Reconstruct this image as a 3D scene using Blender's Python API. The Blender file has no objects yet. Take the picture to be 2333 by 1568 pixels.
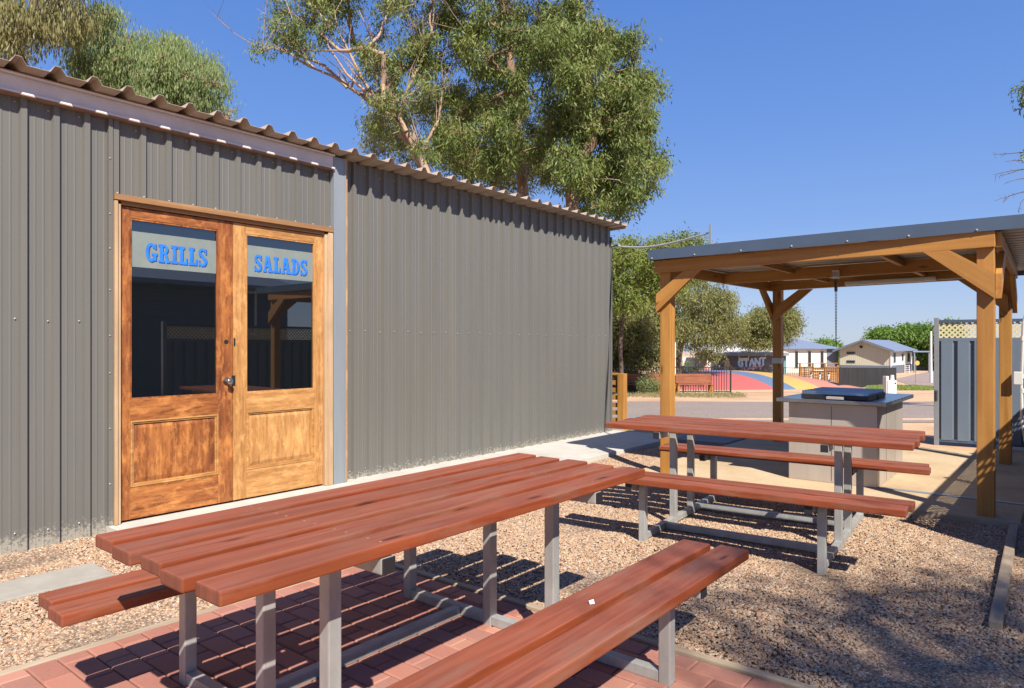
import bpy, bmesh, math, random
import numpy as np
from mathutils import Matrix, Vector
random.seed(7); rng = np.random.default_rng(7)
R = math.radians
S = bpy.context.scene; C = S.collection

# ------------------------------------------------ camera, light, exposure
CAM_H = 1.35
F = 1576/2333.0                       # focal length / image width
YAW = R(-51)
cd = bpy.data.cameras.new('camera'); cam = bpy.data.objects.new('camera', cd); C.objects.link(cam)
cam.location = (0, 0, CAM_H); cam.rotation_euler = (R(90), 0, YAW)
cd.sensor_width = 36; cd.lens = 36*F; cd.shift_y = 3/2333.0
cd.clip_start = .05; cd.clip_end = 5000
S.camera = cam
SUN = Vector((-.57, -.84, 1.0)).normalized()      # towards the sun
el = math.asin(SUN.z); az = math.atan2(SUN.x, SUN.y)
w = bpy.data.worlds.new('World'); S.world = w; w.use_nodes = True
nt = w.node_tree; nt.nodes.clear()
sky = nt.nodes.new('ShaderNodeTexSky'); sky.sky_type = 'NISHITA'; sky.sun_disc = False
sky.sun_elevation = el; sky.sun_rotation = az
sky.altitude = 0; sky.air_density = 1.0; sky.dust_density = .3; sky.ozone_density = 1.6
bg = nt.nodes.new('ShaderNodeBackground'); bg.inputs[1].default_value = .072
wo = nt.nodes.new('ShaderNodeOutputWorld')
hs_=nt.nodes.new('ShaderNodeHueSaturation'); hs_.inputs['Saturation'].default_value=1.12
tint=nt.nodes.new('ShaderNodeMix'); tint.data_type='RGBA'; tint.blend_type='MULTIPLY'; tint.inputs[0].default_value=1; tint.inputs[7].default_value=(.98,1.0,1.16,1)
nt.links.new(sky.outputs[0], hs_.inputs['Color']); nt.links.new(hs_.outputs[0], tint.inputs[6]); 
tcw=nt.nodes.new('ShaderNodeTexCoord'); sx_=nt.nodes.new('ShaderNodeSeparateXYZ'); rp=nt.nodes.new('ShaderNodeValToRGB')
e_=rp.color_ramp.elements
for _ in range(4): e_.new(.5)
SK=1/(2**.95*.072)
for i_,(p_,c_) in enumerate([(0,(.50,.60,.76)),(.06,(.40,.54,.82)),(.16,(.235,.405,.82)),(.30,(.155,.325,.78)),(.50,(.095,.235,.68)),(1,(.05,.13,.45))]):
    e_[i_].position=p_; e_[i_].color=(c_[0],c_[1],c_[2],1)
scl=nt.nodes.new('ShaderNodeMix'); scl.data_type='RGBA'; scl.blend_type='MULTIPLY'; scl.inputs[0].default_value=1; scl.inputs[7].default_value=(SK,SK,SK,1)
blend=nt.nodes.new('ShaderNodeMix'); blend.data_type='RGBA'; blend.inputs[0].default_value=.85
nt.links.new(tcw.outputs['Generated'],sx_.inputs[0]); nt.links.new(sx_.outputs[2],rp.inputs[0]); nt.links.new(rp.outputs[0],scl.inputs[6])
nt.links.new(tint.outputs[2],blend.inputs[6]); nt.links.new(scl.outputs[2],blend.inputs[7]); nt.links.new(blend.outputs[2], bg.inputs[0]); nt.links.new(bg.outputs[0], wo.inputs[0])
ld = bpy.data.lights.new('sun', 'SUN'); ld.energy = 5.0; ld.angle = R(.53); ld.color = (1, .93, .82)
lo = bpy.data.objects.new('sun', ld); C.objects.link(lo)
lo.rotation_euler = SUN.to_track_quat('Z', 'Y').to_euler(); lo.location = (0, -5, 10)
S.view_settings.view_transform = 'Standard'; S.view_settings.look = 'None'
S.view_settings.exposure = 0.95; S.view_settings.gamma = 1
S.render.engine = 'CYCLES'; S.cycles.max_bounces = 6; S.cycles.transparent_max_bounces = 8

# ------------------------------------------------ helpers
WM = {}
def tag(o, label=None, cat=None, group=None, kind=None):
    if label: o['label'] = label
    if cat: o['category'] = cat
    if group: o['group'] = group
    if kind: o['kind'] = kind
    return o
def thing(name, label, cat, loc=(0,0,0), rz=0, group=None):
    o = bpy.data.objects.new(name, None); C.objects.link(o); o.empty_display_size = .2
    o.location = loc; o.rotation_euler = (0,0,rz)
    return tag(o, label, cat, group)
def cw(lat, d, z=0):                  # from (sideways, ahead) metres of the survey line to world
    c, s = math.cos(YAW), math.sin(YAW)
    return Vector((c*lat - s*d, s*lat + c*d, z))
def vlat(xv, d): return (xv-1166)/1576*d
def vz(yv, d): return CAM_H-(yv-787)/1576*d
TER = [(-900,0),(13,0),(20,-.25),(30,-.75),(45,-1.3),(60,-1.6),(76,-1.72),(120,-2.3),(400,-6),(3000,-30)]
def tz(d): return float(np.interp(d, [a for a,b in TER], [b for a,b in TER]))

class MB:
    def __init__(s): s.v=[]; s.f=[]; s.m=[]
    def add(s, vs, fs, m=0, M=None):
        b=len(s.v)
        s.v += [tuple(M@Vector(v)) if M is not None else tuple(v) for v in vs]
        s.f += [tuple(b+i for i in f) for f in fs]; s.m += [m]*len(fs); return s
    def box(s,x0,y0,z0,x1,y1,z1,m=0,M=None,b=0):
        if b:
            bm=bmesh.new(); bmesh.ops.create_cube(bm,size=1)
            for v in bm.verts:
                v.co=Vector(((x0+x1)/2+v.co.x*(x1-x0),(y0+y1)/2+v.co.y*(y1-y0),(z0+z1)/2+v.co.z*(z1-z0)))
            bmesh.ops.bevel(bm,geom=bm.edges[:],offset=b,segments=2,affect='EDGES',profile=.6)
            bm.verts.index_update()
            s.add([v.co[:] for v in bm.verts],[[v.index for v in f.verts] for f in bm.faces],m,M); bm.free(); return s
        return s.add([(x0,y0,z0),(x1,y0,z0),(x1,y1,z0),(x0,y1,z0),(x0,y0,z1),(x1,y0,z1),(x1,y1,z1),(x0,y1,z1)],
              [(0,3,2,1),(4,5,6,7),(0,1,5,4),(1,2,6,5),(2,3,7,6),(3,0,4,7)],m,M)
    def prism(s, poly, a, b, axis='x', m=0, M=None):
        # poly in the two other axes (y,z), (x,z) or (x,y)
        def P(p,t): return (t,p[0],p[1]) if axis=='x' else ((p[0],t,p[1]) if axis=='y' else (p[0],p[1],t))
        n=len(poly); vs=[P(p,a) for p in poly]+[P(p,b) for p in poly]
        return s.add(vs,[tuple(range(n))[::-1],tuple(range(n,2*n))]+[(i,(i+1)%n,n+(i+1)%n,n+i) for i in range(n)],m,M)
    def tube(s, pts, rad, n=8, m=0, cap=True):
        pts=[Vector(p) for p in pts]; k=len(pts)
        if not hasattr(rad,'__len__'): rad=[rad]*k
        up=Vector((0,0,1)); vs=[]; prev=None
        for i,p in enumerate(pts):
            t=(pts[min(i+1,k-1)]-pts[max(i-1,0)])
            t=t.normalized() if t.length>1e-9 else up
            a=prev if prev is not None else (Vector((1,0,0)) if abs(t.z)>.8 else up)
            a=(a-t*a.dot(t)); a=a.normalized() if a.length>1e-6 else t.orthogonal().normalized()
            prev=a; c=t.cross(a)
            vs+=[p+(a*math.cos(6.28319*j/n)+c*math.sin(6.28319*j/n))*rad[i] for j in range(n)]
        fs=[(i*n+j,i*n+(j+1)%n,(i+1)*n+(j+1)%n,(i+1)*n+j) for i in range(k-1) for j in range(n)]
        if cap: fs+=[tuple(range(n))[::-1],tuple(range((k-1)*n,k*n))]
        return s.add([v[:] for v in vs],fs,m)
    def grid(s, P, m=0):               # P rows x cols of points
        r=len(P); c=len(P[0])
        return s.add([p for row in P for p in row],[(i*c+j,i*c+j+1,(i+1)*c+j+1,(i+1)*c+j) for i in range(r-1) for j in range(c-1)],m)
    def sphere(s,c,r,m=0,seg=10,rings=7,sc=(1,1,1)):
        P=[]
        for i in range(rings+1):
            a=math.pi*i/rings
            P.append([(c[0]+r*sc[0]*math.sin(a)*math.cos(2*math.pi*j/seg),c[1]+r*sc[1]*math.sin(a)*math.sin(2*math.pi*j/seg),c[2]+r*sc[2]*math.cos(a)) for j in range(seg+1)])
        return s.grid(P,m)
    def build(s, name, mats, parent=None, loc=None, smooth=False, rz=0, M=None):
        if not isinstance(mats,(list,tuple)): mats=[mats]
        o0=Vector((0,0,0))
        if parent is None and loc is None and M is None and s.v:
            a=np.array(s.v); o0=Vector(((a[:,0].min()+a[:,0].max())/2,(a[:,1].min()+a[:,1].max())/2,a[:,2].min()))
        me=bpy.data.meshes.new(name)
        me.from_pydata([(v[0]-o0.x,v[1]-o0.y,v[2]-o0.z) for v in s.v],[],s.f)
        for x in mats: me.materials.append(x)
        me.polygons.foreach_set('material_index',s.m)
        if smooth: me.polygons.foreach_set('use_smooth',[True]*len(s.f))
        me.update(); bm=bmesh.new(); bm.from_mesh(me); bmesh.ops.recalc_face_normals(bm,faces=bm.faces[:]) if len(s.f)<60000 else None
        bm.to_mesh(me); bm.free()
        o=bpy.data.objects.new(name,me); C.objects.link(o)
        if parent is not None: o.parent=parent
        if M is not None: o.matrix_basis=M
        else: o.location=Vector(loc) if loc is not None else o0; o.rotation_euler=(0,0,rz)
        return o
def struct(o): o['kind']='structure'; return o
def stuff(o,label,cat): return tag(o,label,cat,kind='stuff')
def copy_tree(o, parent=None):
    c=o.copy(); C.objects.link(c); c.parent=parent
    for ch in [x for x in bpy.data.objects if x.parent==o]: copy_tree(ch,c)
    return c
def frame(p0,p1,roll=(0,0,1)):         # local X along p0->p1, local Z near roll
    p0=Vector(p0);p1=Vector(p1); x=(p1-p0).normalized(); z=Vector(roll) if abs(x.dot(Vector(roll)))<.98 else Vector((-1,0,0)); z=(z-x*z.dot(x)).normalized(); y=z.cross(x)
    M=Matrix((x,y,z)).transposed().to_4x4(); M.translation=p0; return M
def timber(name,p0,p1,wd,ht,mat,parent,b=.004):
    L=(Vector(p1)-Vector(p0)).length
    return MB().box(0,-wd/2,-ht/2,L,wd/2,ht/2,0,None,b).build(name,mat,parent,M=frame(p0,p1))

# ------------------------------------------------ materials
def nodes(name):
    m=bpy.data.materials.new(name); m.use_nodes=True; t=m.node_tree
    return m,t,t.nodes['Principled BSDF']
def N(t,ty,**k):
    n=t.nodes.new(ty)
    for a,b in k.items():
        if a in n.inputs: n.inputs[a].default_value=b
        else: setattr(n,a,b)
    return n
def coords(t, scale=(1,1,1), space='Object', rnd=False):
    tc=N(t,'ShaderNodeTexCoord'); mp=N(t,'ShaderNodeMapping'); mp.inputs['Scale'].default_value=scale
    src=tc.outputs[space]
    if rnd:
        oi=N(t,'ShaderNodeObjectInfo'); mm=N(t,'ShaderNodeVectorMath',operation='MULTIPLY_ADD')
        cb=N(t,'ShaderNodeCombineXYZ')
        for i in range(3): t.links.new(oi.outputs['Random'],cb.inputs[i])
        t.links.new(cb.outputs[0],mm.inputs[0]); mm.inputs[1].default_value=(31,17,23); t.links.new(src,mm.inputs[2]); src=mm.outputs[0]
    t.links.new(src,mp.inputs[0]); return mp.outputs[0]
def ramp(t,fac,stops):
    r=N(t,'ShaderNodeValToRGB'); e=r.color_ramp.elements
    while len(e)<len(stops): e.new(.5)
    for i,(p,c) in enumerate(stops): e[i].position=p; e[i].color=(c[0],c[1],c[2],1)
    t.links.new(fac,r.inputs[0]); return r.outputs[0]
def noise(t,vec,scale,detail=4,rough=.6,dist=0):
    n=N(t,'ShaderNodeTexNoise'); n.inputs['Scale'].default_value=scale; n.inputs['Detail'].default_value=detail
    n.inputs['Roughness'].default_value=rough; n.inputs['Distortion'].default_value=dist
    t.links.new(vec,n.inputs['Vector']); return n.outputs[0]
def mixc(t,fac,a,b,mode='MIX'):
    m=N(t,'ShaderNodeMix',data_type='RGBA',blend_type=mode)
    if isinstance(fac,(int,float)): m.inputs[0].default_value=fac
    else: t.links.new(fac,m.inputs[0])
    for i,x in ((6,a),(7,b)):
        if isinstance(x,tuple): m.inputs[i].default_value=(x[0],x[1],x[2],1)
        else: t.links.new(x,m.inputs[i])
    return m.outputs[2]
def bump(t,b,h,strength=.3,dist=.01):
    n=N(t,'ShaderNodeBump'); n.inputs['Strength'].default_value=strength; n.inputs['Distance'].default_value=dist
    t.links.new(h,n.inputs['Height']); t.links.new(n.outputs[0],b.inputs['Normal'])
def plain(name,col,rough=.6,metal=0,var=.12,scale=6,bmp=0,bscale=60,spec=.5,dirt=None,stretch=(1,1,1)):
    m,t,b=nodes(name); v=coords(t,stretch)
    n=noise(t,v,scale,5,.65)
    c=ramp(t,n,[(.3,tuple(x*(1-var) for x in col)),(.7,tuple(min(1,x*(1+var)) for x in col))])
    if dirt:
        n2=noise(t,v,scale*.35,6,.7); c=mixc(t,ramp(t,n2,[(.5,(0,0,0)),(.75,(.7,.7,.7))]),c,dirt)
    t.links.new(c,b.inputs['Base Color']); b.inputs['Roughness'].default_value=rough; b.inputs['Metallic'].default_value=metal
    b.inputs['Specular IOR Level'].default_value=spec
    if bmp: bump(t,b,noise(t,v,bscale,3),bmp,.004)
    return m
def wood(name,dark,mid,light,axis='x',rough=.55,g=1.0,rnd=True,blot=None,knots=True,contrast=1,worn_and_shade=None,fine=0):
    m,t,b=nodes(name)
    sc={'x':(1.3,22,22),'y':(22,1.3,22),'z':(22,22,1.3)}[axis]
    v=coords(t,tuple(s*g for s in sc),rnd=rnd)
    n=noise(t,v,1.0,6,.62,.6); lo_,hi=.5-.2/contrast,.5+.2/contrast
    c=ramp(t,n,[(lo_,dark),(.5,mid),(hi,light)])
    v2=coords(t,(1,1,1),rnd=rnd)
    n2=noise(t,v2,2.2,4,.6)
    c=mixc(t,ramp(t,n2,[(.38,(0,0,0)),(.68,(.62,.62,.62))]),c,blot or tuple(x*.7 for x in mid))
    n3=noise(t,v2,14,5,.75); c=mixc(t,ramp(t,n3,[(.62,(0,0,0)),(.8,(.35,.35,.35))]),c,worn_and_shade or tuple(min(1,x*1.35+.03) for x in light))
    if worn_and_shade:
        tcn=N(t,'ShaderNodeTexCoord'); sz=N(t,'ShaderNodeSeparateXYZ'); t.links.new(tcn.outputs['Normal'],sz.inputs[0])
        c=mixc(t,ramp(t,sz.outputs[2],[(.3,(0,0,0)),(.95,(1,1,1))]),mixc(t,1.0,c,(.86,.66,.42),'MULTIPLY'),c)  # paints shade into the board sides by normal, so tops read lighter
        n4=noise(t,coords(t,{'x':(1.2,7,7),'y':(7,1.2,7),'z':(7,7,1.2)}[axis],rnd=True),1.6,5,.7); c=mixc(t,ramp(t,n4,[(.50,(0,0,0)),(.70,(.65,.65,.65))]),c,worn_and_shade)
    if fine:
        n5=noise(t,coords(t,{'x':(5,26,26),'y':(26,5,26),'z':(26,26,5)}[axis],rnd=rnd),1.8,6,.75,.15); c=mixc(t,ramp(t,n5,[(.48,(0,0,0)),(.66,(fine,)*3)]),c,tuple(x*.6 for x in dark))
        n6=noise(t,coords(t,{'x':(2,5,5),'y':(5,2,5),'z':(5,5,2)}[axis],rnd=rnd),2.4,7,.72,.1); c=mixc(t,ramp(t,n6,[(.5,(0,0,0)),(.66,(fine,)*3)]),c,tuple(min(1,x*1.25) for x in light))
    if rnd:
        oi=N(t,'ShaderNodeObjectInfo'); c=mixc(t,1.0,c,ramp(t,oi.outputs['Random'],[(0,(.84,.84,.84)),(1,(1.0,.97,.94))]),'MULTIPLY')
    if knots:
        sk={'x':(2.2,9,9),'y':(9,2.2,9),'z':(9,9,2.2)}[axis]
        vo=N(t,'ShaderNodeTexVoronoi'); t.links.new(coords(t,sk,rnd=rnd),vo.inputs['Vector']); vo.inputs['Scale'].default_value=.9
        c=mixc(t,ramp(t,vo.outputs['Distance'],[(.05,(.9,.9,.9)),(.13,(0,0,0))]),c,tuple(x*.35 for x in dark))
    t.links.new(c,b.inputs['Base Color']); b.inputs['Roughness'].default_value=rough
    b.inputs['Specular IOR Level'].default_value=.35
    bump(t,b,n,.35,.003); return m

M={}
M['clad']=plain('grey_cladding',(.232,.228,.212),.48,0,.05,3,0,dirt=(.235,.215,.185),stretch=(1,1,.15))
def splash():
    m=M['clad']; t=m.node_tree; b=t.nodes['Principled BSDF']; src=b.inputs[0].links[0].from_socket
    tc=N(t,'ShaderNodeTexCoord'); sp=N(t,'ShaderNodeSeparateXYZ'); t.links.new(tc.outputs['Object'],sp.inputs[0])
    mr=N(t,'ShaderNodeMapRange'); t.links.new(sp.outputs[2],mr.inputs[0]); mr.inputs[1].default_value=.35; mr.inputs[2].default_value=.0; mr.inputs[3].default_value=0; mr.inputs[4].default_value=1
    ns=noise(t,tc.outputs['Object'],42,4,.8); mu=N(t,'ShaderNodeMath',operation='MULTIPLY'); t.links.new(mr.outputs[0],mu.inputs[0]); t.links.new(ns,mu.inputs[1])
    c=mixc(t,ramp(t,mu.outputs[0],[(.36,(0,0,0)),(.46,(.8,.8,.8))]),src,(.62,.57,.48))
    st=noise(t,coords(t,(9,9,.22)),1.2,5,.7); c=mixc(t,ramp(t,st,[(.5,(0,0,0)),(.75,(.35,.35,.35))]),c,(.32,.29,.24))
    t.links.new(c,b.inputs[0])
splash()
M['roof_tan']=plain('tan_roof_sheet',(.56,.45,.36),.5,0,.08,8,0,dirt=(.42,.33,.26))
M['purlin']=plain('pale_purlin',(.60,.57,.60),.45,0,.07,5,0,dirt=(.5,.46,.47))
M['rust']=plain('rusty_edge',(.34,.20,.14),.7,0,.2,14)
M['galv']=plain('galvanised',(.33,.33,.32),.45,.25,.2,9,.1,90,stretch=(1,1,.4),dirt=(.24,.235,.22))
M['galv_post']=plain('galvanised_column',(.36,.40,.44),.4,.25,.07,6,0,stretch=(1,1,.1))
M['black']=plain('black_plastic',(.02,.02,.025),.5)
M['redx']=wood('red_stained_timber',(.30,.080,.042),(.44,.125,.068),(.52,.175,.10),'x',.52,1.5,blot=(.30,.10,.06),knots=True,contrast=1.1,worn_and_shade=(.38,.21,.15))
M['redend']=wood('red_stained_end_grain',(.18,.055,.03),(.27,.085,.05),(.33,.11,.065),'z',.7,2.0,knots=False)
M['honey']=wood('honey_treated_pine',(.38,.17,.038),(.53,.255,.062),(.62,.33,.09),'x',.55,.8,blot=(.44,.20,.045))
M['door_rx']=wood('red_door_timber_across',(.12,.036,.014),(.40,.135,.036),(.62,.27,.08),'x',.5,.9,False,(.18,.05,.02),False,.8,None,.65)
M['door_rz']=wood('red_door_timber_upright',(.12,.036,.014),(.40,.135,.036),(.60,.25,.07),'z',.5,.9,False,(.18,.05,.02),False,.8,None,.65)
M['door_yx']=wood('yellow_door_timber_across',(.28,.12,.035),(.50,.25,.085),(.66,.38,.15),'x',.5,.9,False,(.34,.15,.045),False,.8,None,.5)
M['door_yz']=wood('yellow_door_timber_upright',(.28,.12,.035),(.50,.25,.085),(.66,.38,.15),'z',.5,.9,False,(.34,.15,.045),False,.8,None,.5)
M['frame_z']=wood('raw_frame_timber_upright',(.50,.30,.16),(.66,.44,.26),(.74,.54,.34),'z',.6,.8,False,None,False)
M['frame_x']=wood('raw_frame_timber_across',(.30,.14,.06),(.44,.23,.10),(.55,.32,.15),'x',.6,.8,False,None,False)
M['slab']=plain('pale_concrete',(.56,.53,.48),.85,0,.10,5,.3,120,dirt=(.44,.40,.34))
M['conc']=plain('grey_concrete',(.30,.29,.29),.85,0,.12,5,.3,120)
M['stripc']=plain('weathered_strip_concrete',(.44,.41,.36),.85,0,.12,5,.3,120,dirt=(.34,.31,.26))
M['white']=plain('white_paint',(.72,.71,.68),.45,0,.05)
M['yellow']=plain('yellow_line_paint',(.72,.45,.05),.6,0,.2,12)
M['navy']=plain('navy_steel',(.085,.125,.19),.42,0,.08,4)
M['bluefence']=plain('blue_fence_sheet',(.175,.225,.30),.42,0,.07,3,0,dirt=(.16,.18,.21),stretch=(1,1,.3))
M['post_grey']=plain('grey_fence_post',(.27,.29,.32),.5,0,.08)
M['cream']=plain('cream_lattice',(.70,.60,.38),.55,0,.06)
M['stain']=plain('brushed_stainless',(.53,.47,.42),.38,.30,.10,3,.06,200,stretch=(1,1,.08),dirt=(.40,.34,.27))
M['staintop']=plain('stainless_benchtop',(.45,.47,.50),.22,.85,.10,5)
M['darkmet']=plain('dark_hotplate_steel',(.030,.032,.038),.42,.2,.25,8)
M['sleeper']=wood('weathered_sleeper',(.26,.20,.14),(.42,.33,.235),(.52,.43,.32),'x',.8,.9,knots=False)
M['bark']=plain('gum_bark',(.33,.20,.13),.85,0,.45,3.5,.6,14,stretch=(1,1,.3),dirt=(.52,.39,.29))
M['bark_pale']=plain('pale_gum_bark',(.46,.31,.22),.8,0,.35,2.5,.4,10,stretch=(1,1,.3),dirt=(.62,.52,.42))
M['bark_dark']=plain('dark_bark',(.14,.10,.075),.85,0,.35,3.5,.6,14)
M['black_steel']=plain('black_steel',(.018,.018,.02),.45)
M['pvc']=plain('white_pipe',(.62,.63,.64),.45,0,.04)
M['cream_wall']=plain('cream_wall',(.68,.64,.47),.6,0,.04,2)
M['white_wall']=plain('white_wall',(.78,.76,.68),.6,0,.04,2)
M['skirt']=plain('blue_grey_skirt',(.17,.20,.26),.6)
M['bluroof']=plain('blue_roof',(.24,.29,.40),.5,0,.06)
M['greywall']=plain('dark_grey_wall',(.15,.14,.15),.6,0,.08,2)
M['whiteroof']=plain('white_roof',(.80,.76,.70),.5,0,.06)
M['slat_black']=plain('black_panel',(.030,.028,.030),.6,0,.4,2.5,stretch=(3,3,.2))
M['sheet_pale']=plain('pale_fence_sheet',(.42,.43,.41),.6)
M['beach_red']=plain('red_vinyl',(.66,.15,.12),.5,0,.06)
M['pil_blue']=plain('blue_vinyl',(.16,.23,.36),.5,0,.06)
M['pil_yel']=plain('yellow_vinyl',(.74,.46,.12),.5,0,.06)
M['pil_or']=plain('orange_vinyl',(.66,.28,.18),.5,0,.06)
M['pinkc']=plain('pink_cloth',(.70,.26,.28),.8); M['skin']=plain('skin',(.48,.27,.18),.6); M['hair']=plain('brown_hair',(.08,.04,.025),.6)
M['play']=wood('orange_playground_timber',(.36,.14,.03),(.52,.23,.06),(.62,.31,.10),'x',.6,.8,knots=False)
M['benchred']=wood('red_brown_bench_timber',(.28,.09,.045),(.42,.15,.07),(.5,.2,.1),'x',.6,.8,knots=False)
M['weather']=plain('blue_weatherboard',(.14,.165,.20),.6,0,.06,2)

m,t,b=nodes('dark_glass'); b.inputs['Base Color'].default_value=(.006,.008,.010,1); b.inputs['Roughness'].default_value=.015; b.inputs['IOR'].default_value=2.3
v=coords(t,(1,1,1)); bump(t,b,noise(t,v,1.6,1),.012,.02)
n=noise(t,v,55,3,.8); t.links.new(ramp(t,n,[(.68,(.006,.008,.010)),(.80,(.10,.10,.10))]),b.inputs['Base Color']); M['glass']=m
M['farglass']=plain('far_window_glass',(.03,.035,.04),.1,0,.1)
M['band']=plain('frosted_band',(.27,.31,.29),.35,0,.08,9)
M['letter']=plain('blue_lettering',(.03,.20,.72),.4,0,.25,14)
M['letter2']=plain('deep_blue_edge',(.012,.06,.25),.4,0,.1)

def leafmat(name,a,bb,c,trans=.28):
    m,t,b=nodes(name); v=coords(t,(1,1,1))
    n=noise(t,v,1.1,3,.6); n2=noise(t,v,24,2,.8)
    col=ramp(t,n,[(.34,a),(.5,bb),(.66,c)])
    col=mixc(t,ramp(t,n2,[(.3,(0,0,0)),(.7,(.75,.75,.75))]),col,tuple(min(1,x*1.55+.008) for x in bb))
    b.inputs['Roughness'].default_value=.55; b.inputs['Specular IOR Level'].default_value=.35
    t.links.new(col,b.inputs['Base Color'])
    tr=N(t,'ShaderNodeBsdfTranslucent'); mx=N(t,'ShaderNodeMixShader'); mx.inputs[0].default_value=trans
    g=mixc(t,1.0,col,(1.0,1.0,.55),'MULTIPLY'); t.links.new(g,tr.inputs[0])
    t.links.new(b.outputs[0],mx.inputs[1]); t.links.new(tr.outputs[0],mx.inputs[2])
    t.links.new(mx.outputs[0],t.nodes['Material Output'].inputs[0]); return m
M['leaf']=leafmat('gum_leaves',(.085,.13,.035),(.19,.245,.06),(.34,.345,.105))
M['leaf_br']=leafmat('brown_gum_leaves',(.15,.13,.055),(.22,.20,.075),(.20,.24,.075))
M['leaf_gr']=leafmat('grey_green_leaves',(.105,.15,.06),(.165,.22,.08),(.24,.28,.09))
M['leaf_yel']=leafmat('yellow_green_leaves',(.12,.16,.035),(.20,.25,.05),(.26,.30,.06))
M['leaf_ol']=leafmat('olive_leaves',(.12,.145,.045),(.21,.215,.07),(.29,.27,.10))
M['leaf_hedge']=leafmat('hedge_leaves',(.07,.13,.025),(.12,.20,.035),(.19,.26,.05))
M['grassblade']=leafmat('grass_blades',(.14,.20,.04),(.22,.28,.06),(.30,.32,.10))
M['weed']=leafmat('pale_weeds',(.30,.24,.13),(.34,.30,.15),(.24,.26,.11))
M['dry']=plain('dry_leaf',(.20,.12,.06),.8,0,.4,9)

# corduroy of ground materials
def ground_mat():
    m,t,b=nodes('red_sandy_dirt'); v=coords(t,(1,1,1))
    n=noise(t,v,.35,6,.7); n2=noise(t,v,9,5,.75)
    c=ramp(t,n,[(.3,(.38,.21,.115)),(.5,(.52,.34,.20)),(.68,(.60,.44,.28))])
    c=mixc(t,ramp(t,n2,[(.4,(0,0,0)),(.7,(.6,.6,.6))]),c,(.30,.20,.13))
    t.links.new(c,b.inputs['Base Color']); b.inputs['Roughness'].default_value=.95; bump(t,b,n2,.5,.02); return m
M['dirt']=ground_mat()
def agg_mat(name,a,bb,c,sc=260,rough=.9,patch=None):
    m,t,b=nodes(name); v=coords(t,(1,1,1))
    vo=N(t,'ShaderNodeTexVoronoi'); vo.inputs['Scale'].default_value=sc; t.links.new(v,vo.inputs['Vector'])
    sp=N(t,'ShaderNodeSeparateColor'); t.links.new(vo.outputs['Color'],sp.inputs[0])
    col=ramp(t,sp.outputs[0],[(.1,a),(.5,bb),(.9,c)])
    n=noise(t,v,.8,5,.65); col=mixc(t,ramp(t,n,[(.4,(0,0,0)),(.7,(.5,.5,.5))]),col,patch or tuple(x*.8 for x in bb))
    t.links.new(col,b.inputs['Base Color']); b.inputs['Roughness'].default_value=rough
    bump(t,b,vo.outputs['Distance'],.6,.006); return m
M['asphalt']=agg_mat('grey_asphalt',(.22,.175,.15),(.32,.255,.22),(.42,.34,.29),60)
M['pinkroad']=agg_mat('pinkish_seal',(.26,.18,.155),(.37,.27,.235),(.48,.37,.32),40)
M['gravelbase']=agg_mat('gravel_bed',(.20,.12,.08),(.42,.29,.20),(.60,.47,.35),85)
m,t,b=nodes('dusty_slab'); v=coords(t); n=noise(t,v,1.3,6,.7); n2=noise(t,v,40,4,.8)
c=ramp(t,n,[(.3,(.42,.29,.17)),(.5,(.55,.41,.25)),(.7,(.60,.49,.34))]); c=mixc(t,ramp(t,n2,[(.45,(0,0,0)),(.7,(.4,.4,.4))]),c,(.40,.26,.15))
t.links.new(c,b.inputs['Base Color']); b.inputs['Roughness'].default_value=.9; bump(t,b,n2,.3,.004); M['dusty']=m
# stones, coloured one by one
m,t,b=nodes('gravel_stone'); oi=N(t,'ShaderNodeObjectInfo')
c=ramp(t,oi.outputs['Random'],[(0,(.24,.12,.075)),(.14,(.48,.27,.155)),(.32,(.66,.46,.28)),(.5,(.52,.31,.20)),(.64,(.74,.58,.38)),(.8,(.60,.41,.27)),(.92,(.36,.29,.25)),(1,(.84,.77,.65))])
v=coords(t,(1,1,1)); c=mixc(t,ramp(t,noise(t,v,120,3),[(.4,(0,0,0)),(.7,(.3,.3,.3))]),c,(.33,.19,.12))
t.links.new(c,b.inputs['Base Color']); b.inputs['Roughness'].default_value=.75; M['stone']=m
# paving bricks (courses run along world Y)
m,t,b=nodes('clay_paver')
M['mortar']=plain('paver_joint_sand',(.30,.18,.13),.95,0,.2,60)
oi=None
c_v=coords(t,(1,1,1)); at=N(t,'ShaderNodeVertexColor'); at.layer_name='tint'
n=noise(t,c_v,70,4,.8); c=mixc(t,ramp(t,n,[(.35,(0,0,0)),(.7,(.45,.45,.45))]),at.outputs[0],(.50,.22,.15))
n2=noise(t,c_v,2.0,4,.6); c=mixc(t,ramp(t,n2,[(.45,(0,0,0)),(.75,(.4,.4,.4))]),c,(.44,.25,.19))
t.links.new(c,b.inputs['Base Color']); b.inputs['Roughness'].default_value=.85; bump(t,b,n,.25,.003); M['paver']=m

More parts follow.
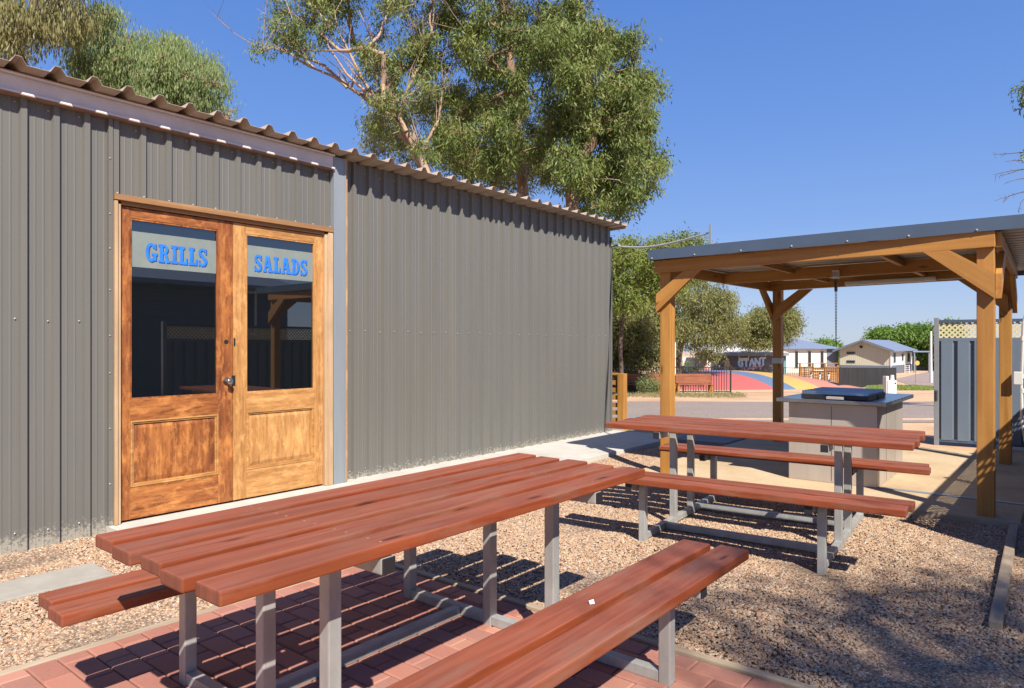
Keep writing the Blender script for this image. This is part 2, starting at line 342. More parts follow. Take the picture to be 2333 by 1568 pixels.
# ------------------------------------------------ ground
g=MB(); ds=[-60,-20,0,6,13,16,20,25,30,37,45,52,60,68,76,95,120,200,400,1200,3000]; ls=[-2500,-300,-80,-30,-10,0,10,20,30,40,60,90,300,2500]
g.grid([[(l,d,tz(d)-.03) for l in ls] for d in ds])
struct(g.build('ground',M['dirt'],None,loc=(0,0,0),rz=YAW))
def strip(name,pts_l,pts_r,mat,dz=.004):      # ribbon of (lat,d) pairs
    g=MB(); rows=[]
    for (a,b_) in zip(pts_l,pts_r):
        rows.append([(a[0]+(b_[0]-a[0])*k/6,a[1]+(b_[1]-a[1])*k/6,tz(a[1]+(b_[1]-a[1])*k/6)-.03+dz) for k in range(7)])
    g.grid(rows); return struct(g.build(name,mat,None,loc=(0,0,0),rz=YAW))
L=np.linspace(-40,60,41)
strip('road',[(l,12.4+.35*math.sin(l*.7)*.3) for l in L],[(l,19.9+.25*math.sin(l*.5)) for l in L],M['asphalt'],.008)
D=np.linspace(19.5,110,40)
strip('side_road',[(np.interp(d,[19,30,45,60,110],[14.2,19.5,26.2,33,70]),d) for d in D],[(np.interp(d,[19,30,45,60,110],[24,32,44,58,95]),d) for d in D],M['pinkroad'],.014)
# gravel beds (world axes)
beds=[(.5,3.45,2.88,4.36),(1.69,4.36,2.04,5.43),(.5,4.70,1.69,5.43),(2.885,-.95,6.30,4.36),(6.30,3.60,8.95,4.36),(-1.5,-1.5,-1.2,-1.2)]
gb=MB()
for x0,y0,x1,y1 in beds[:5]: gb.add([(x0,y0,-.018),(x1,y0,-.018),(x1,y1,-.018),(x0,y1,-.018)],[(0,1,2,3)])
struct(gb.build('gravel_bed',M['gravelbase'],None,loc=(0,0,0)))
def stone_mesh(k):
    bm=bmesh.new(); bmesh.ops.create_icosphere(bm,subdivisions=1,radius=1)
    rr=random.Random(k)
    for v in bm.verts: v.co*=rr.uniform(.75,1.15); v.co.z*=.62; v.co.x*=1.25
    me=bpy.data.meshes.new('stone'); bm.to_mesh(me); bm.free(); me.materials.append(M['stone'])
    return bpy.data.objects.new('stone',me)
def scatter(base, protos, density, smin, smax, seed=1):
    ng=bpy.data.node_groups.new('scatter','GeometryNodeTree')
    ng.interface.new_socket('Geometry',in_out='INPUT',socket_type='NodeSocketGeometry'); ng.interface.new_socket('Geometry',in_out='OUTPUT',socket_type='NodeSocketGeometry')
    gi=ng.nodes.new('NodeGroupInput'); go=ng.nodes.new('NodeGroupOutput'); dp=ng.nodes.new('GeometryNodeDistributePointsOnFaces')
    dp.inputs['Density'].default_value=density; dp.inputs['Seed'].default_value=seed
    ip=ng.nodes.new('GeometryNodeInstanceOnPoints'); jo=ng.nodes.new('GeometryNodeJoinGeometry'); l=ng.links.new
    l(gi.outputs[0],dp.inputs[0]); l(dp.outputs['Points'],ip.inputs['Points'])
    gti=ng.nodes.new('GeometryNodeGeometryToInstance')
    for p in protos:
        oi=ng.nodes.new('GeometryNodeObjectInfo'); oi.inputs['Object'].default_value=p; oi.inputs['As Instance'].default_value=True
        l(oi.outputs['Geometry'],gti.inputs[0])
    l(gti.outputs[0],ip.inputs['Instance']); ip.inputs['Pick Instance'].default_value=True
    rv=ng.nodes.new('FunctionNodeRandomValue'); rv.data_type='FLOAT_VECTOR'
    rv.inputs[0].default_value=(-.5,-.5,0); rv.inputs[1].default_value=(.5,.5,6.28); l(rv.outputs[0],ip.inputs['Rotation'])
    rs=ng.nodes.new('FunctionNodeRandomValue'); rs.data_type='FLOAT'; rs.inputs[2].default_value=smin; rs.inputs[3].default_value=smax; l(rs.outputs[1],ip.inputs['Scale'])
    l(ip.outputs[0],go.inputs[0]); md=base.modifiers.new('scatter','NODES'); md.node_group=ng
gs=MB()
for x0,y0,x1,y1 in beds[:5]:
    nx=max(1,int((x1-x0)/.3)); ny=max(1,int((y1-y0)/.3))
    gs.grid([[(x0+(x1-x0)*i/nx,y0+(y1-y0)*j/ny,-.012+.012*math.sin(3*(x0+i*.3)+1)*math.sin(4*(y0+j*.3))) for i in range(nx+1)] for j in range(ny+1)])
go_=gs.build('gravel',M['gravelbase'],None,loc=(0,0,0)); stuff(go_,'loose pink and tan gravel spread around the picnic tables','gravel')
scatter(go_,[stone_mesh(k) for k in range(4)],9500,.0038,.0092)

# pavers: one part mesh, each brick a bevelled block with its own tint
pv=MB(); cols=[]; px0,px1,py0,py1=-.3,2.83,-.6,3.40
i=0; x=px0
base_c=[(.43,.175,.125),(.38,.15,.11),(.47,.20,.145),(.40,.18,.14),(.50,.235,.17),(.35,.135,.105)]
while x<px1-.05:
    y=py0-(.115 if i%2 else 0)
    while y<py1:
        y0=max(y,py0)+.0025; y1=min(y+.23,py1)-.0025
        if y1-y0>.03:
            n0=len(pv.f); j=random.uniform(-.0015,.0015); e=.006; X0,X1=x+.0025,min(x+.115,px1)-.0025
            pv.add([(X0,y0,-.03),(X1,y0,-.03),(X1,y1,-.03),(X0,y1,-.03),(X0,y0,-.002+j),(X1,y0,-.002+j),(X1,y1,-.002+j),(X0,y1,-.002+j),(X0+e,y0+e,.003+j),(X1-e,y0+e,.003+j),(X1-e,y1-e,.003+j),(X0+e,y1-e,.003+j)],
              [(0,1,5,4),(1,2,6,5),(2,3,7,6),(3,0,4,7),(4,5,9,8),(5,6,10,9),(6,7,11,10),(7,4,8,11),(8,9,10,11)])
            cc=random.choice(base_c); k=random.uniform(.88,1.12); cols+= [tuple(q*k for q in cc)]*9
        y+=.23
    x+=.115; i+=1
po=pv.build('brick_paving',M['paver'],None,loc=(0,0,0)); struct(po)
ca=po.data.color_attributes.new('tint','FLOAT_COLOR','CORNER')
buf=[]
for p in po.data.polygons: buf+= list((*cols[p.index],1))*p.loop_total
ca.data.foreach_set('color',buf)
struct(MB().add([(px0,py0,-.010),(px1,py0,-.010),(px1,py1,-.010),(px0,py1,-.010)],[(0,1,2,3)]).build('paving_sand',M['mortar'],None,loc=(0,0,0)))
e1=MB().box(0,-.022,-.05,3.6,.022,.004,0,None,.005).build('timber_edging',M['sleeper'],None,M=frame((-.70,3.424,0),(3,3.424,0)))
tag(e1,'long thin weathered edging between the brick paving and gravel, on the shed side','edging','paving edges')
e2=MB().box(0,-.022,-.05,4.0,.022,.004,0,None,.005).build('timber_edging',M['sleeper'],None,M=frame((2.856,-.62,0),(2.856,3.4,0)))
tag(e2,'thin weathered edging between brick paving and gravel, at the barbecue shelter side','edging','paving edges')
# concrete aprons
struct(MB().box(2.045,4.37,-.1,9.40,5.60,.045,0,None,.006).build('concrete_apron',M['slab'],None))
struct(MB().box(.3,4.36,-.1,1.685,4.70,.012,0,None,.005).build('concrete_strip',M['stripc'],None))
struct(MB().box(8.98,3.60,-.1,9.9,4.36,.04,0,None,.005).build('link_path',M['conc'],None))
struct(MB().box(9.4,4.37,-.1,11.6,7.0,.030,0,None,.005).build('rear_path',M['conc'],None))
ln=MB().add([(9.30,4.40,.049),(9.37,4.40,.049),(9.37,5.58,.049),(9.30,5.58,.049)],[(0,1,2,3)]).build('painted_line',M['yellow'],None,loc=(0,0,0)); struct(ln)
struct(MB().box(6.36,.30,-.1,10.3,3.58,.028,0,None,.005).build('shelter_slab',M['dusty'],None))
tag(MB().box(0,-.02,-.05,3.3,.02,.032,0,None,.004).build('timber_edging',M['sleeper'],None,M=frame((6.335,.28,0),(6.335,3.6,0))),'weathered timber edging along the front of the sandy shelter slab','edging','paving edges')
tag(MB().box(0,-.028,-.06,2.28,.028,.030,0,None,.006).build('timber_sleeper',M['sleeper'],None,M=frame((4.02,.285,0),(6.3,.335,0))),'weathered grey-brown sleeper lying in gravel at the foot of the right front post','sleeper')
tag(MB().box(7.10,.30,.029,7.155,1.39,.036).build('metal_strip',M['galv_post'],None),'flat pale metal strip across the sandy slab right of the barbecue','strip')

# ------------------------------------------------ shed
shed=thing('metal_shed','long grey ribbed metal shed with tan roof and timber double doors','shed',(0,0,0))
def ribbed(x0,x1,ybase,z0,z1,h=.029,ph=0.0,p=.19,screwz=()):
    g=MB(); prof=[(0,0),(.018,0),(.021,.0022),(.029,.0022),(.032,0),(.069,0),(.077,h),(.113,h),(.121,0),(.158,0),(.161,.0022),(.169,.0022),(.172,0),(.19,0)]
    xs=[(x0,0)]; k=math.floor((x0-ph)/p)
    while ph+k*p<x1:
        for a,bv in prof[:-1]:
            X=ph+k*p+a
            if x0<X<x1: xs.append((X,bv))
        k+=1
    xs.append((x1,0)); g.grid([[(X,ybase-bv,z) for X,bv in xs] for z in (z0,z1)])
    k=math.floor((x0-ph)/p)
    while ph+k*p<x1:
        for zz in screwz:
            X=ph+k*p+.05
            if x0+.02<X<x1-.02: g.sphere((X,ybase-.004,zz+.006*((k*7)%3-1)),.0065,1,8,5,(1,.9,1))
        k+=1
    return g
ribbed(-3,2.045,5.43,-.03,3.0,.029,-.086,.19,(.10,1.52,2.955)).build('left_wall_sheet',[M['clad'],M['galv']],shed)
ribbed(2.05,3.975,5.43,2.45,3.0,.029,-.086,.19,(2.955,)).build('door_head_sheet',[M['clad'],M['galv']],shed)
ribbed(4.152,9.13,5.470,.03,3.135,.029,.01,.19,(.12,1.49,3.05)).build('right_wall_sheet',[M['clad'],M['galv']],shed)
g=MB().box(2.046,5.395,.0,2.074,5.44,2.99)
for zz in (.35,.75,1.15,1.42,1.75,2.05,2.3,2.7): g.sphere((2.052,5.393,zz),.006,1,8,5)
g.build('corner_flashing',[M['clad'],M['galv']],shed)
MB().box(9.13,5.452,.03,9.165,9.4,3.0).build('end_wall_sheet',M['clad'],shed)
g=MB().box(-3,9.4,0,9.165,9.45,2.95).box(-3.05,5.5,0,-3.0,9.45,2.95); g.build('rear_wall_sheet',M['clad'],shed)
MB().box(-3,5.5,.0,9.12,9.39,.02).build('shed_floor',M['conc'],shed)
# roof: tall ribs, edge over the wall
g=MB(); prof=[(0,0),(.012,0),(.060,0),(.088,.047),(.122,.047),(.150,0),(.19,0)]; p=.222; xs=[]
x=-3.1
while x<9.2:
    xs+=[(x+a,h) for a,h in prof]; x+=p
xs=[q for q in xs if q[0]<9.2]
rz_=lambda Y,h:3.148+h-.03*(Y-5.2)
g.grid([[(X,Y,rz_(Y,h)) for X,h in xs] for Y in (5.212,9.7)])
g.grid([[(X,Y,rz_(Y,h)-.0025) for X,h in xs] for Y in (5.212,9.7)])
g.grid([[(X,5.212,rz_(5.212,h)-dz) for X,h in xs] for dz in (0,.0025)])
g.build('roof_sheet',M['roof_tan'],shed)
MB().prism([(5.22,3.11),(5.26,3.11),(9.7,2.99),(9.7,3.02),(5.26,3.20),(5.22,3.20)],9.19,9.197).build('barge_flashing',M['roof_tan'],shed)
g=MB().box(-3,5.372,3.0,3.978,5.378,3.13).box(-3,5.345,2.99,3.978,5.425,2.996,1).box(-3,5.345,2.997,3.978,5.349,3.010,0).box(-3,5.345,3.128,3.978,5.425,3.134,1).box(-3,5.345,3.113,3.978,5.349,3.1275,0)
g.build('eave_purlin',[M['purlin'],M['rust']],shed)
g=MB().box(3.985,5.37,.04,4.115,5.50,3.12,0,None,.006).box(3.978,5.366,.04,3.992,5.369,3.12).box(4.10,5.365,.04,4.12,5.369,3.12)
g.build('steel_column',M['galv_post'],shed)
MB().box(4.121,5.385,.05,4.150,5.49,3.12).build('timber_strip',M['door_yz'],shed)
# door frame
g=MB().box(2.078,5.372,.047,2.100,5.52,2.40,0,None,.003).box(2.1,5.385,.047,2.124,5.52,2.38,0,None,.003)
g.build('door_jamb',M['frame_z'],shed)
g=MB().box(3.895,5.385,.047,3.925,5.52,2.38,0,None,.003).box(3.925,5.372,.047,3.975,5.52,2.40,0,None,.003)
g.build('door_jamb',M['frame_z'],shed)
g=MB().box(2.078,5.365,2.405,3.976,5.52,2.448,0,None,.004).box(2.126,5.388,2.378,3.893,5.52,2.404,0,None,.002)
for k in range(11): g.sphere((2.10+k*.185,5.385,2.456),.008,1,8,5)
g.build('door_head',[M['frame_x'],M['galv']],shed)
def glyph(ch):
    # strokes as polygons in a unit cell (w,h=1): bold slab letters
    P=[]
    def bx(x0,y0,x1,y1): P.append([(x0,y0),(x1,y0),(x1,y1),(x0,y1)])
    def arc(cx,cy,rx,ry,a0,a1,wx,wy,n=10):
        for i in range(n):
            a=R(a0+(a1-a0)*i/n); c=R(a0+(a1-a0)*(i+1)/n+.8)
            P.append([(cx+rx*math.cos(a),cy+ry*math.sin(a)),(cx+rx*math.cos(c),cy+ry*math.sin(c)),(cx+(rx-wx)*math.cos(c),cy+(ry-wy)*math.sin(c)),(cx+(rx-wx)*math.cos(a),cy+(ry-wy)*math.sin(a))])
    if ch=='I': bx(.16,0,.44,1); bx(0,0,.60,.15); bx(0,.85,.60,1); w_=.60
    elif ch=='L': bx(.12,0,.40,1); bx(0,.85,.54,1); bx(0,0,.78,.15); bx(.64,.1,.78,.36); w_=.80
    elif ch=='G':
        arc(.46,.5,.46,.52,40,330,.26,.16,16); bx(.50,.34,.98,.48); bx(.66,.06,.90,.44); bx(.74,.68,.88,.98); w_=.98
    elif ch=='R':
        bx(.12,0,.40,1); bx(0,0,.52,.14); bx(0,.86,.5,1); arc(.46,.73,.40,.27,-90,90,.24,.13,10); bx(.36,.46,.5,.59)
        P.append([(.46,.52),(.70,.50),(.92,.12),(.66,.12)]); bx(.66,0,1.0,.14); w_=1.0
    elif ch=='S':
        arc(.40,.74,.38,.28,30,235,.22,.14,12); arc(.42,.28,.40,.30,-150,65,.24,.15,12)
        P.append([(.14,.66),(.30,.76),(.66,.44),(.50,.32)]); bx(.66,.68,.78,1.0); bx(.02,0,.14,.34); w_=.84
    elif ch=='A':
        P.append([(.30,1),(.56,1),(.28,.1),(.12,.1)]); P.append([(.42,1),(.68,1),(.96,.1),(.66,.1)]); bx(.28,.30,.72,.42); bx(0,0,.38,.13); bx(.56,0,1.08,.13); w_=1.08
    elif ch=='D':
        bx(.12,0,.40,1); bx(0,0,.45,.14); bx(0,.86,.45,1); arc(.42,.5,.50,.50,-90,90,.26,.14,14); w_=.94
    return P,w_
def lettering(parent,word,x0,x1,z0,z1,Y):
    gl=[glyph(c) for c in word]; gap=.10; tw=sum(w_ for _,w_ in gl)+gap*(len(word)-1); sx=(x1-x0)/tw; sz=z1-z0
    for layer,(dx,dz,mat,nm) in enumerate([(.006,-.006,M['letter2'],'letter_shadow'),(0,0,M['letter'],'letter')]):
        cx=0
        for P,w_ in gl:
            g=MB()
            for k,poly in enumerate(P):
                yy=Y-.0010*layer-.00002*k
                g.add([(x0+(cx+a)*sx+dx,yy,z0+bb*sz+dz) for a,bb in poly],[(0,1,2,3)])
            cx+=w_+gap
            g.build(nm,mat,parent)
    
def door_leaf(x0,x1,gx0,gx1,pz,Wx,Wz,word,tx0,tx1,lab):
    Y0,Y1=5.412,5.45; zb,zt=.062,2.372
    g=MB(); b_=.003
    g.box(x0,Y0,zb,gx0,Y1,zt,1,None,b_).box(gx1,Y0,zb,x1,Y1,zt,1,None,b_)
    g.box(gx0,Y0+.001,2.292,gx1,Y1,zt,0,None,b_).box(gx0,Y0+.001,.79,gx1,Y1,.948,0,None,b_).box(gx0,Y0+.001,zb,gx1,Y1,.30,0,None,b_)
    d=g.build('door',[Wx,Wz],shed); d['label']=lab
    MB().box(gx0-.002,Y0+.020,.945,gx1+.002,Y0+.024,2.295).build('glass',M['glass'],d)
    g=MB()
    for (a,bb,c,dd) in ((gx0,.948,gx1,.960),(gx0,2.280,gx1,2.292)): g.box(a,Y0+.004,bb,c,Y0+.018,dd)
    for (a,c) in ((gx0,gx0+.010),(gx1-.010,gx1)): g.box(a,Y0+.005,.960,c,Y0+.018,2.280)
    g.build('glazing_bead',Wz,d)
    g=MB().box(gx0,Y0+.016,.30,gx1,Y0+.03,.79); i=.03
    g.add([(gx0+i,Y0+.016,.33),(gx1-i,Y0+.016,.33),(gx1-i,Y0+.016,.76),(gx0+i,Y0+.016,.76),(gx0+i+.03,Y0+.006,.36),(gx1-i-.03,Y0+.006,.36),(gx1-i-.03,Y0+.006,.73),(gx0+i+.03,Y0+.006,.73)],
       [(0,1,5,4),(1,2,6,5),(2,3,7,6),(3,0,4,7),(4,5,6,7)])
    g.build('panel',Wz,d)
    g=MB()
    for q,yy in ((0,-.004),(.013,.004)):
        g.box(gx0+q,Y0+yy,.30+q,gx1-q,Y0+.015,.311+q).box(gx0+q,Y0+yy,.779-q,gx1-q,Y0+.015,.79-q)
        g.box(gx0+q,Y0+yy+.001,.311+q,gx0+q+.011,Y0+.015,.779-q).box(gx1-q-.011,Y0+yy+.001,.311+q,gx1-q,Y0+.015,.779-q)
    g.build('panel_moulding',M['door_yx'],d)
    MB().box(gx0+.010,Y0+.0175,1.935,gx1-.010,Y0+.0197,2.20).build('frosted_band',M['band'],d)
    lettering(d,word,tx0,tx1,1.985,2.125,Y0+.0160)
    return d
dl=door_leaf(2.128,3.003,2.20,2.877,0,M['door_rx'],M['door_rz'],'GRILLS',2.315,2.79,'darker red-brown left door with GRILLS on its glass')
dr=door_leaf(3.008,3.89,3.124,3.80,0,M['door_yx'],M['door_yz'],'SALADS',3.205,3.73,'paler yellow-brown right door with SALADS on its glass')
g=MB().tube([(2.945,5.408,1.055),(2.945,5.385,1.055),(2.945,5.372,1.055),(2.945,5.352,1.055),(2.945,5.342,1.055)],[.030,.012,.014,.028,.018],14)
g.build('door_knob',M['staintop'],dl,smooth=True)
g=MB().tube([(2.945,5.4115,1.378),(2.945,5.4105,1.378)],.019,16); g.build('lock_hole',M['black'],dl)
MB().box(2.99,5.404,1.02,3.020,5.411,1.10).build('latch_plate',M['darkmet'],dr)
MB().box(3.010,5.404,1.35,3.020,5.4105,1.41).build('strike_plate',M['darkmet'],dr)

# ------------------------------------------------ picnic tables
def endgrain(o):
    for p in o.data.polygons:
        if abs(p.normal.x)>.9: p.material_index=2
    return o
def make_table():
    T=thing('picnic_table','red-stained picnic table on brick paving in front of the shed doors','picnic table',(1.94,2.01,0))
    for i in range(5):
        y=-.336+.168*i; off=(.0,-.012,.008,-.004,.012)[i]
        g=MB().box(-1.08+off,y-.0625,.710,1.08+off,y+.0625,.75,0,None,.006)
        for bx_ in (-.55,.65):
            for by_ in (-.03,.03): g.tube([(bx_+off*0,y+by_,.7495),(bx_,y+by_,.7508)],.006,8,1)
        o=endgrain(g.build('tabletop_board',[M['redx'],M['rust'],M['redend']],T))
    for s in (-1,1):
        for k,yy in enumerate((.670,.838)):
            off=(-.01,.012)[k]
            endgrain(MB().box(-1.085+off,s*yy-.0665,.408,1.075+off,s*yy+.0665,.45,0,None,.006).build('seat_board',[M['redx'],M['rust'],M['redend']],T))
    for x in (-.6,.6):
        for y,zt in ((-.75,.406),(.75,.406),(-.185,.708),(.185,.708)):
            g=MB().box(x-.025,y-.025,-.02,x+.025,y+.025,zt,0,None,.005).box(x-.027,y-.0265,.0,x-.0255,y+.0265,.09) if False else MB().box(x-.025,y-.025,-.02,x+.025,y+.025,zt,0,None,.005)
            g.build('leg',M['galv'],T)
        MB().box(x-.0225,-.724,.004,x+.0225,.724,.049,0,None,.004).build('base_bar',M['galv'],T)
        def bearer(y0,y1,z1):
            o=MB().box(x+.027,y0,z1-.05,x+.077,y1,z1,0,None,.005).build('bearer',M['galv'],T)
            MB().box(x+.0275,y0-.006,z1-.0495,x+.0765,y0-.0005,z1-.0005,0,None,.002).build('end_cap',M['black'],o)
            MB().box(x+.0275,y1+.0005,z1-.0495,x+.0765,y1+.006,z1-.0005,0,None,.002).build('end_cap',M['black'],o)
            g=MB().prism([(x+.026,z1-.05),(x+.026,z1-.075),(x-.0,z1-.05)],(y0+y1)/2-.0,(y0+y1)/2+.004,'y'); return o
        bearer(-.40,.40,.708); bearer(-.88,-.60,.406); bearer(.60,.88,.406)
    for y in (-.38,.38):
        MB().box(-.576,y-.0225,.005,.576,y+.0225,.048,0,None,.004).build('rail',M['galv'],T)
    return T
T1=make_table()
T2=copy_tree(T1); T2.location=(5.10,1.80,0); T2.scale=(.96,1,1); T2.rotation_euler=(0,0,R(94.5))
T2['label']='red-stained picnic table on gravel, beside the timber barbecue shelter'
T1['group']=T2['group']='matching picnic tables'
tag(MB().add([(2.035,1.30,.4515),(2.050,1.290,.452),(2.058,1.30,.463),(2.05,1.312,.4515),(2.040,1.308,.461)],[(0,1,2),(0,2,4),(1,3,2),(4,2,3)]).build('paper_scrap',M['white'],None),'tiny white crumpled scrap lying on the nearest seat board','scrap')

# ------------------------------------------------ shelter
SH=thing('barbecue_shelter','open honey-coloured timber shelter with flat navy-edged metal roof','shelter',(0,0,0))
W=M['honey']; pc={'A':(6.60,3.265),'B':(6.50,.52),'C':(9.75,3.16),'D':(9.50,.58)}
for k,(X,Y) in pc.items():
    o=timber('post',(X,Y,.0),(X,Y,2.218),.115,.115,W,SH,.006)
zB,zT=2.10,2.222
def beam(name,a,b_,wd,z0,z1,mat=W): return timber(name,(a[0],a[1],(z0+z1)/2),(b_[0],b_[1],(z0+z1)/2),wd,z1-z0,mat,SH)
beam('front_beam',(6.515,3.362),(6.415,.455),.045,zB,zT)
beam('rear_beam',(9.66,3.30),(9.415,.50),.045,zB,zT)
beam('middle_beam',(8.16,3.30),(8.02,.49),.06,zB-.004,zT)
beam('side_beam',(6.545,3.345),(9.80,3.245),.045,zB,zT-.002)
beam('side_beam',(6.445,.438),(9.62,.498),.045,zB,zT-.002)
for Y in (2.45,1.35):
    beam('purlin',(6.55,Y),(8.05,Y),.045,2.155,zT-.003); beam('purlin',(8.13,Y),(9.50,Y),.045,2.155,zT-.003)
def brace(poly,axis,a,b_):
    g=MB(); pts=poly
    # local X along the long direction for the grain
    c0=Vector(((poly[2][0]+poly[3][0])/2,(poly[2][1]+poly[3][1])/2)); c1=Vector(((poly[0][0]+poly[1][0])/2,(poly[0][1]+poly[1][1])/2))
    if axis=='x': Mx=frame((a,c0.x,c0.y),(a,c1.x,c1.y),(1,0,0)); conv=lambda p,t:(t,p[0],p[1])
    else: Mx=frame((c0.x,a,c0.y),(c1.x,a,c1.y),(0,1,0)); conv=lambda p,t:(p[0],t,p[1])
    Mi=Mx.inverted(); n=4
    vs=[Mi@Vector(conv(p,a)) for p in poly]+[Mi@Vector(conv(p,b_)) for p in poly]
    g.add([v[:] for v in vs],[(3,2,1,0),(4,5,6,7)]+[(i,(i+1)%n,n+(i+1)%n,n+i) for i in range(n)])
    return g.build('brace',W,SH,M=Mx)
brace([(.93,2.099),(.75,2.099),(.46,1.90),(.46,1.71)],'x',6.395,6.440)
brace([(2.87,2.099),(3.04,2.099),(3.345,1.88),(3.345,1.69)],'x',6.494,6.538)
brace([(6.95,2.098),(6.77,2.098),(6.462,1.90),(6.462,1.71)],'y',.418,.458)
brace([(7.03,2.098),(6.87,2.098),(6.55,1.88),(6.55,1.69)],'y',3.325,3.368)
brace([(9.10,2.098),(9.28,2.098),(9.56,1.90),(9.56,1.71)],'y',.475,.519)
brace([(9.28,2.098),(9.45,2.098),(9.78,1.88),(9.78,1.69)],'y',3.222,3.262)
brace([(1.02,2.099),(.84,2.099),(.55,1.90),(.55,1.71)],'x',9.41,9.438)
brace([(2.68,2.099),(2.86,2.099),(3.16,1.88),(3.16,1.69)],'x',9.65,9.688)
# roof sheet, ribs along Y
g=MB(); xs=[]; x=6.44
while x<10.05:
    xs+=[(x,0),(x+.055,0),(x+.075,.030),(x+.105,.030),(x+.125,0)]; x+=.17
g.grid([[(X,Y,2.232+h) for X,h in xs] for Y in (.12,3.365)]); g.grid([[(X,Y,2.2345+h) for X,h in xs] for Y in (.12,3.365)])
M['zinc']=plain('zincalume_underside',(.50,.46,.42),.38,.4,.08); g.build('roof_sheet',M['zinc'],SH)
g=MB().box(6.378,.10,2.222,6.384,3.372,2.325).box(6.384,.10,2.319,6.60,3.372,2.325)
for k in range(8): g.sphere((6.376,3.33-k*.46,2.236),.009,1,8,5)
g.build('front_flashing',[M['navy'],M['galv']],SH)
g=MB().box(10.2,.10,2.18,10.206,3.372,2.325).box(10.05,.10,2.319,10.2,3.372,2.325); g.build('rear_flashing',M['navy'],SH)
g=MB().box(6.386,3.366,2.222,10.198,3.372,2.318); g.build('side_flashing',M['navy'],SH)
MB().box(9.688,3.098,1.10,9.812,3.222,1.175,0,None,.003).build('post_band',M['pvc'],SH)
lf=MB().box(0,-.045,-.05,1.0,.045,.0,0,None,.015).build('light_fitting',M['white'],SH,M=frame((9.41,2.22,2.150),(9.36,1.45,2.150)))
MB().box(9.36,.42,.92,9.43,.50,1.06,0,None,.006).build('switch_box',M['white'],SH)
# conduits
g=MB().tube([(9.385,1.42,2.115),(9.33,.7,2.115)],.009,8)
g.build('conduit',M['pvc'],SH)
pts=[(9.62,.42,2.17),(9.60,.33,2.15),(9.58,.30,2.05),(9.575,.31,1.85),(9.56,.39,1.72),(9.545,.42,1.6),(9.545,.44,.9),(9.52,.43,.5),(9.46,.36,.03)]
g=MB().tube(pts[:4],.02,8,1).tube(pts[3:],.017,8)
for zz in (1.4,.98,.82): g.tube([(9.545,.43,zz),(9.545,.43,zz+.05)],.022,8)
g.build('downpipe',[M['pvc'],M['post_grey']],SH)
# hanging chain with white socket
ch=thing('hanging_chain','dark steel chain hanging from a white socket under the shelter beam','chain',(8.00,1.98,1.33))
g=MB().box(-.035,-.035,.74,.035,.035,.83,0,None,.01)
for k in range(4): g.box(-.039,-.026+k*.016,.76,-.0352,-.018+k*.016,.81,1)
g.build('socket',[M['white'],M['post_grey']],ch)
g=MB()
for cx_ in (-.008,.008):
    k=0
    while k<44:
        z=.735-k*.0165; q=cx_*(1-.75*(k/44)**2); g.sphere((q*.78+.0,-q*.63,z),.0052,0,6,5,(1,1,1.35)); k+=1
g.box(-.02,-.012,.60,.016,.012,.72,0)
g.build('chain_links',M['darkmet'],ch)
# overhead conduit from shed to shelter roof
oc=thing('overhead_conduit','pale conduit spanning from the shed corner to a stub pole above the shelter roof','conduit',(8.2,4.0,2.3))
A=Vector((9.14,5.40,2.86)); B=Vector((7.35,3.12,2.60)); pts=[]
for k in range(13):
    t_=k/12; p_=A.lerp(B,t_); p_.z+=-.09*math.sin(math.pi*t_)*(1-.3*t_); pts.append(p_-Vector((8.2,4.0,2.3)))
MB().tube(pts,.014,8).build('pipe',M['pvc'],oc)
q=B-Vector((8.2,4.0,2.3)); MB().box(q.x-.012,q.y-.012,-.01,q.x+.012,q.y+.012,q.z+.09).build('stub_pole',M['galv_post'],oc)
q=A-Vector((8.2,4.0,2.3)); MB().tube([q+Vector((0,.05,0)),q,q+Vector((-.12,-.15,-.008))],.02,8).build('connector',M['post_grey'],oc)

# barbecue
bq=thing('barbecue','stainless steel electric barbecue cabinet with two dark lidded hotplates','barbecue',(7.75,1.8,.028))
def L_(x): return x
g=MB().box(-.66,-.40,0,.58,.395,.76,0,None,.006).box(-.662,-.006,.02,-.6605,-.002,.74,1)
for q in (-.25,.16): g.box(q,-.4015,.02,q+.003,-.4005,.75,1)
g.build('cabinet',[M['stain'],M['darkmet']],bq)
MB().box(-.75,-.49,.762,.66,.49,.802,0,None,.006).build('benchtop',M['staintop'],bq)
for x0 in (-.68,-.28):
    o=MB().box(x0,-.33,.804,x0+.37,.27,.848,0,None,.006).build('hotplate_lid',M['darkmet'],bq)
    g=MB()
    for k in range(4): g.prism([(x0+.012+k*.09,.8485),(x0+.046+k*.09,.8485),(x0+.040+k*.09,.8525),(x0+.018+k*.09,.882)],-.325,.265,'y')
    g.build('lid_bar',M['staintop'],o)
MB().box(-.755,-.13,.81,-.683,.02,.835,0,None,.003).build('control_plate',M['stain'],bq)

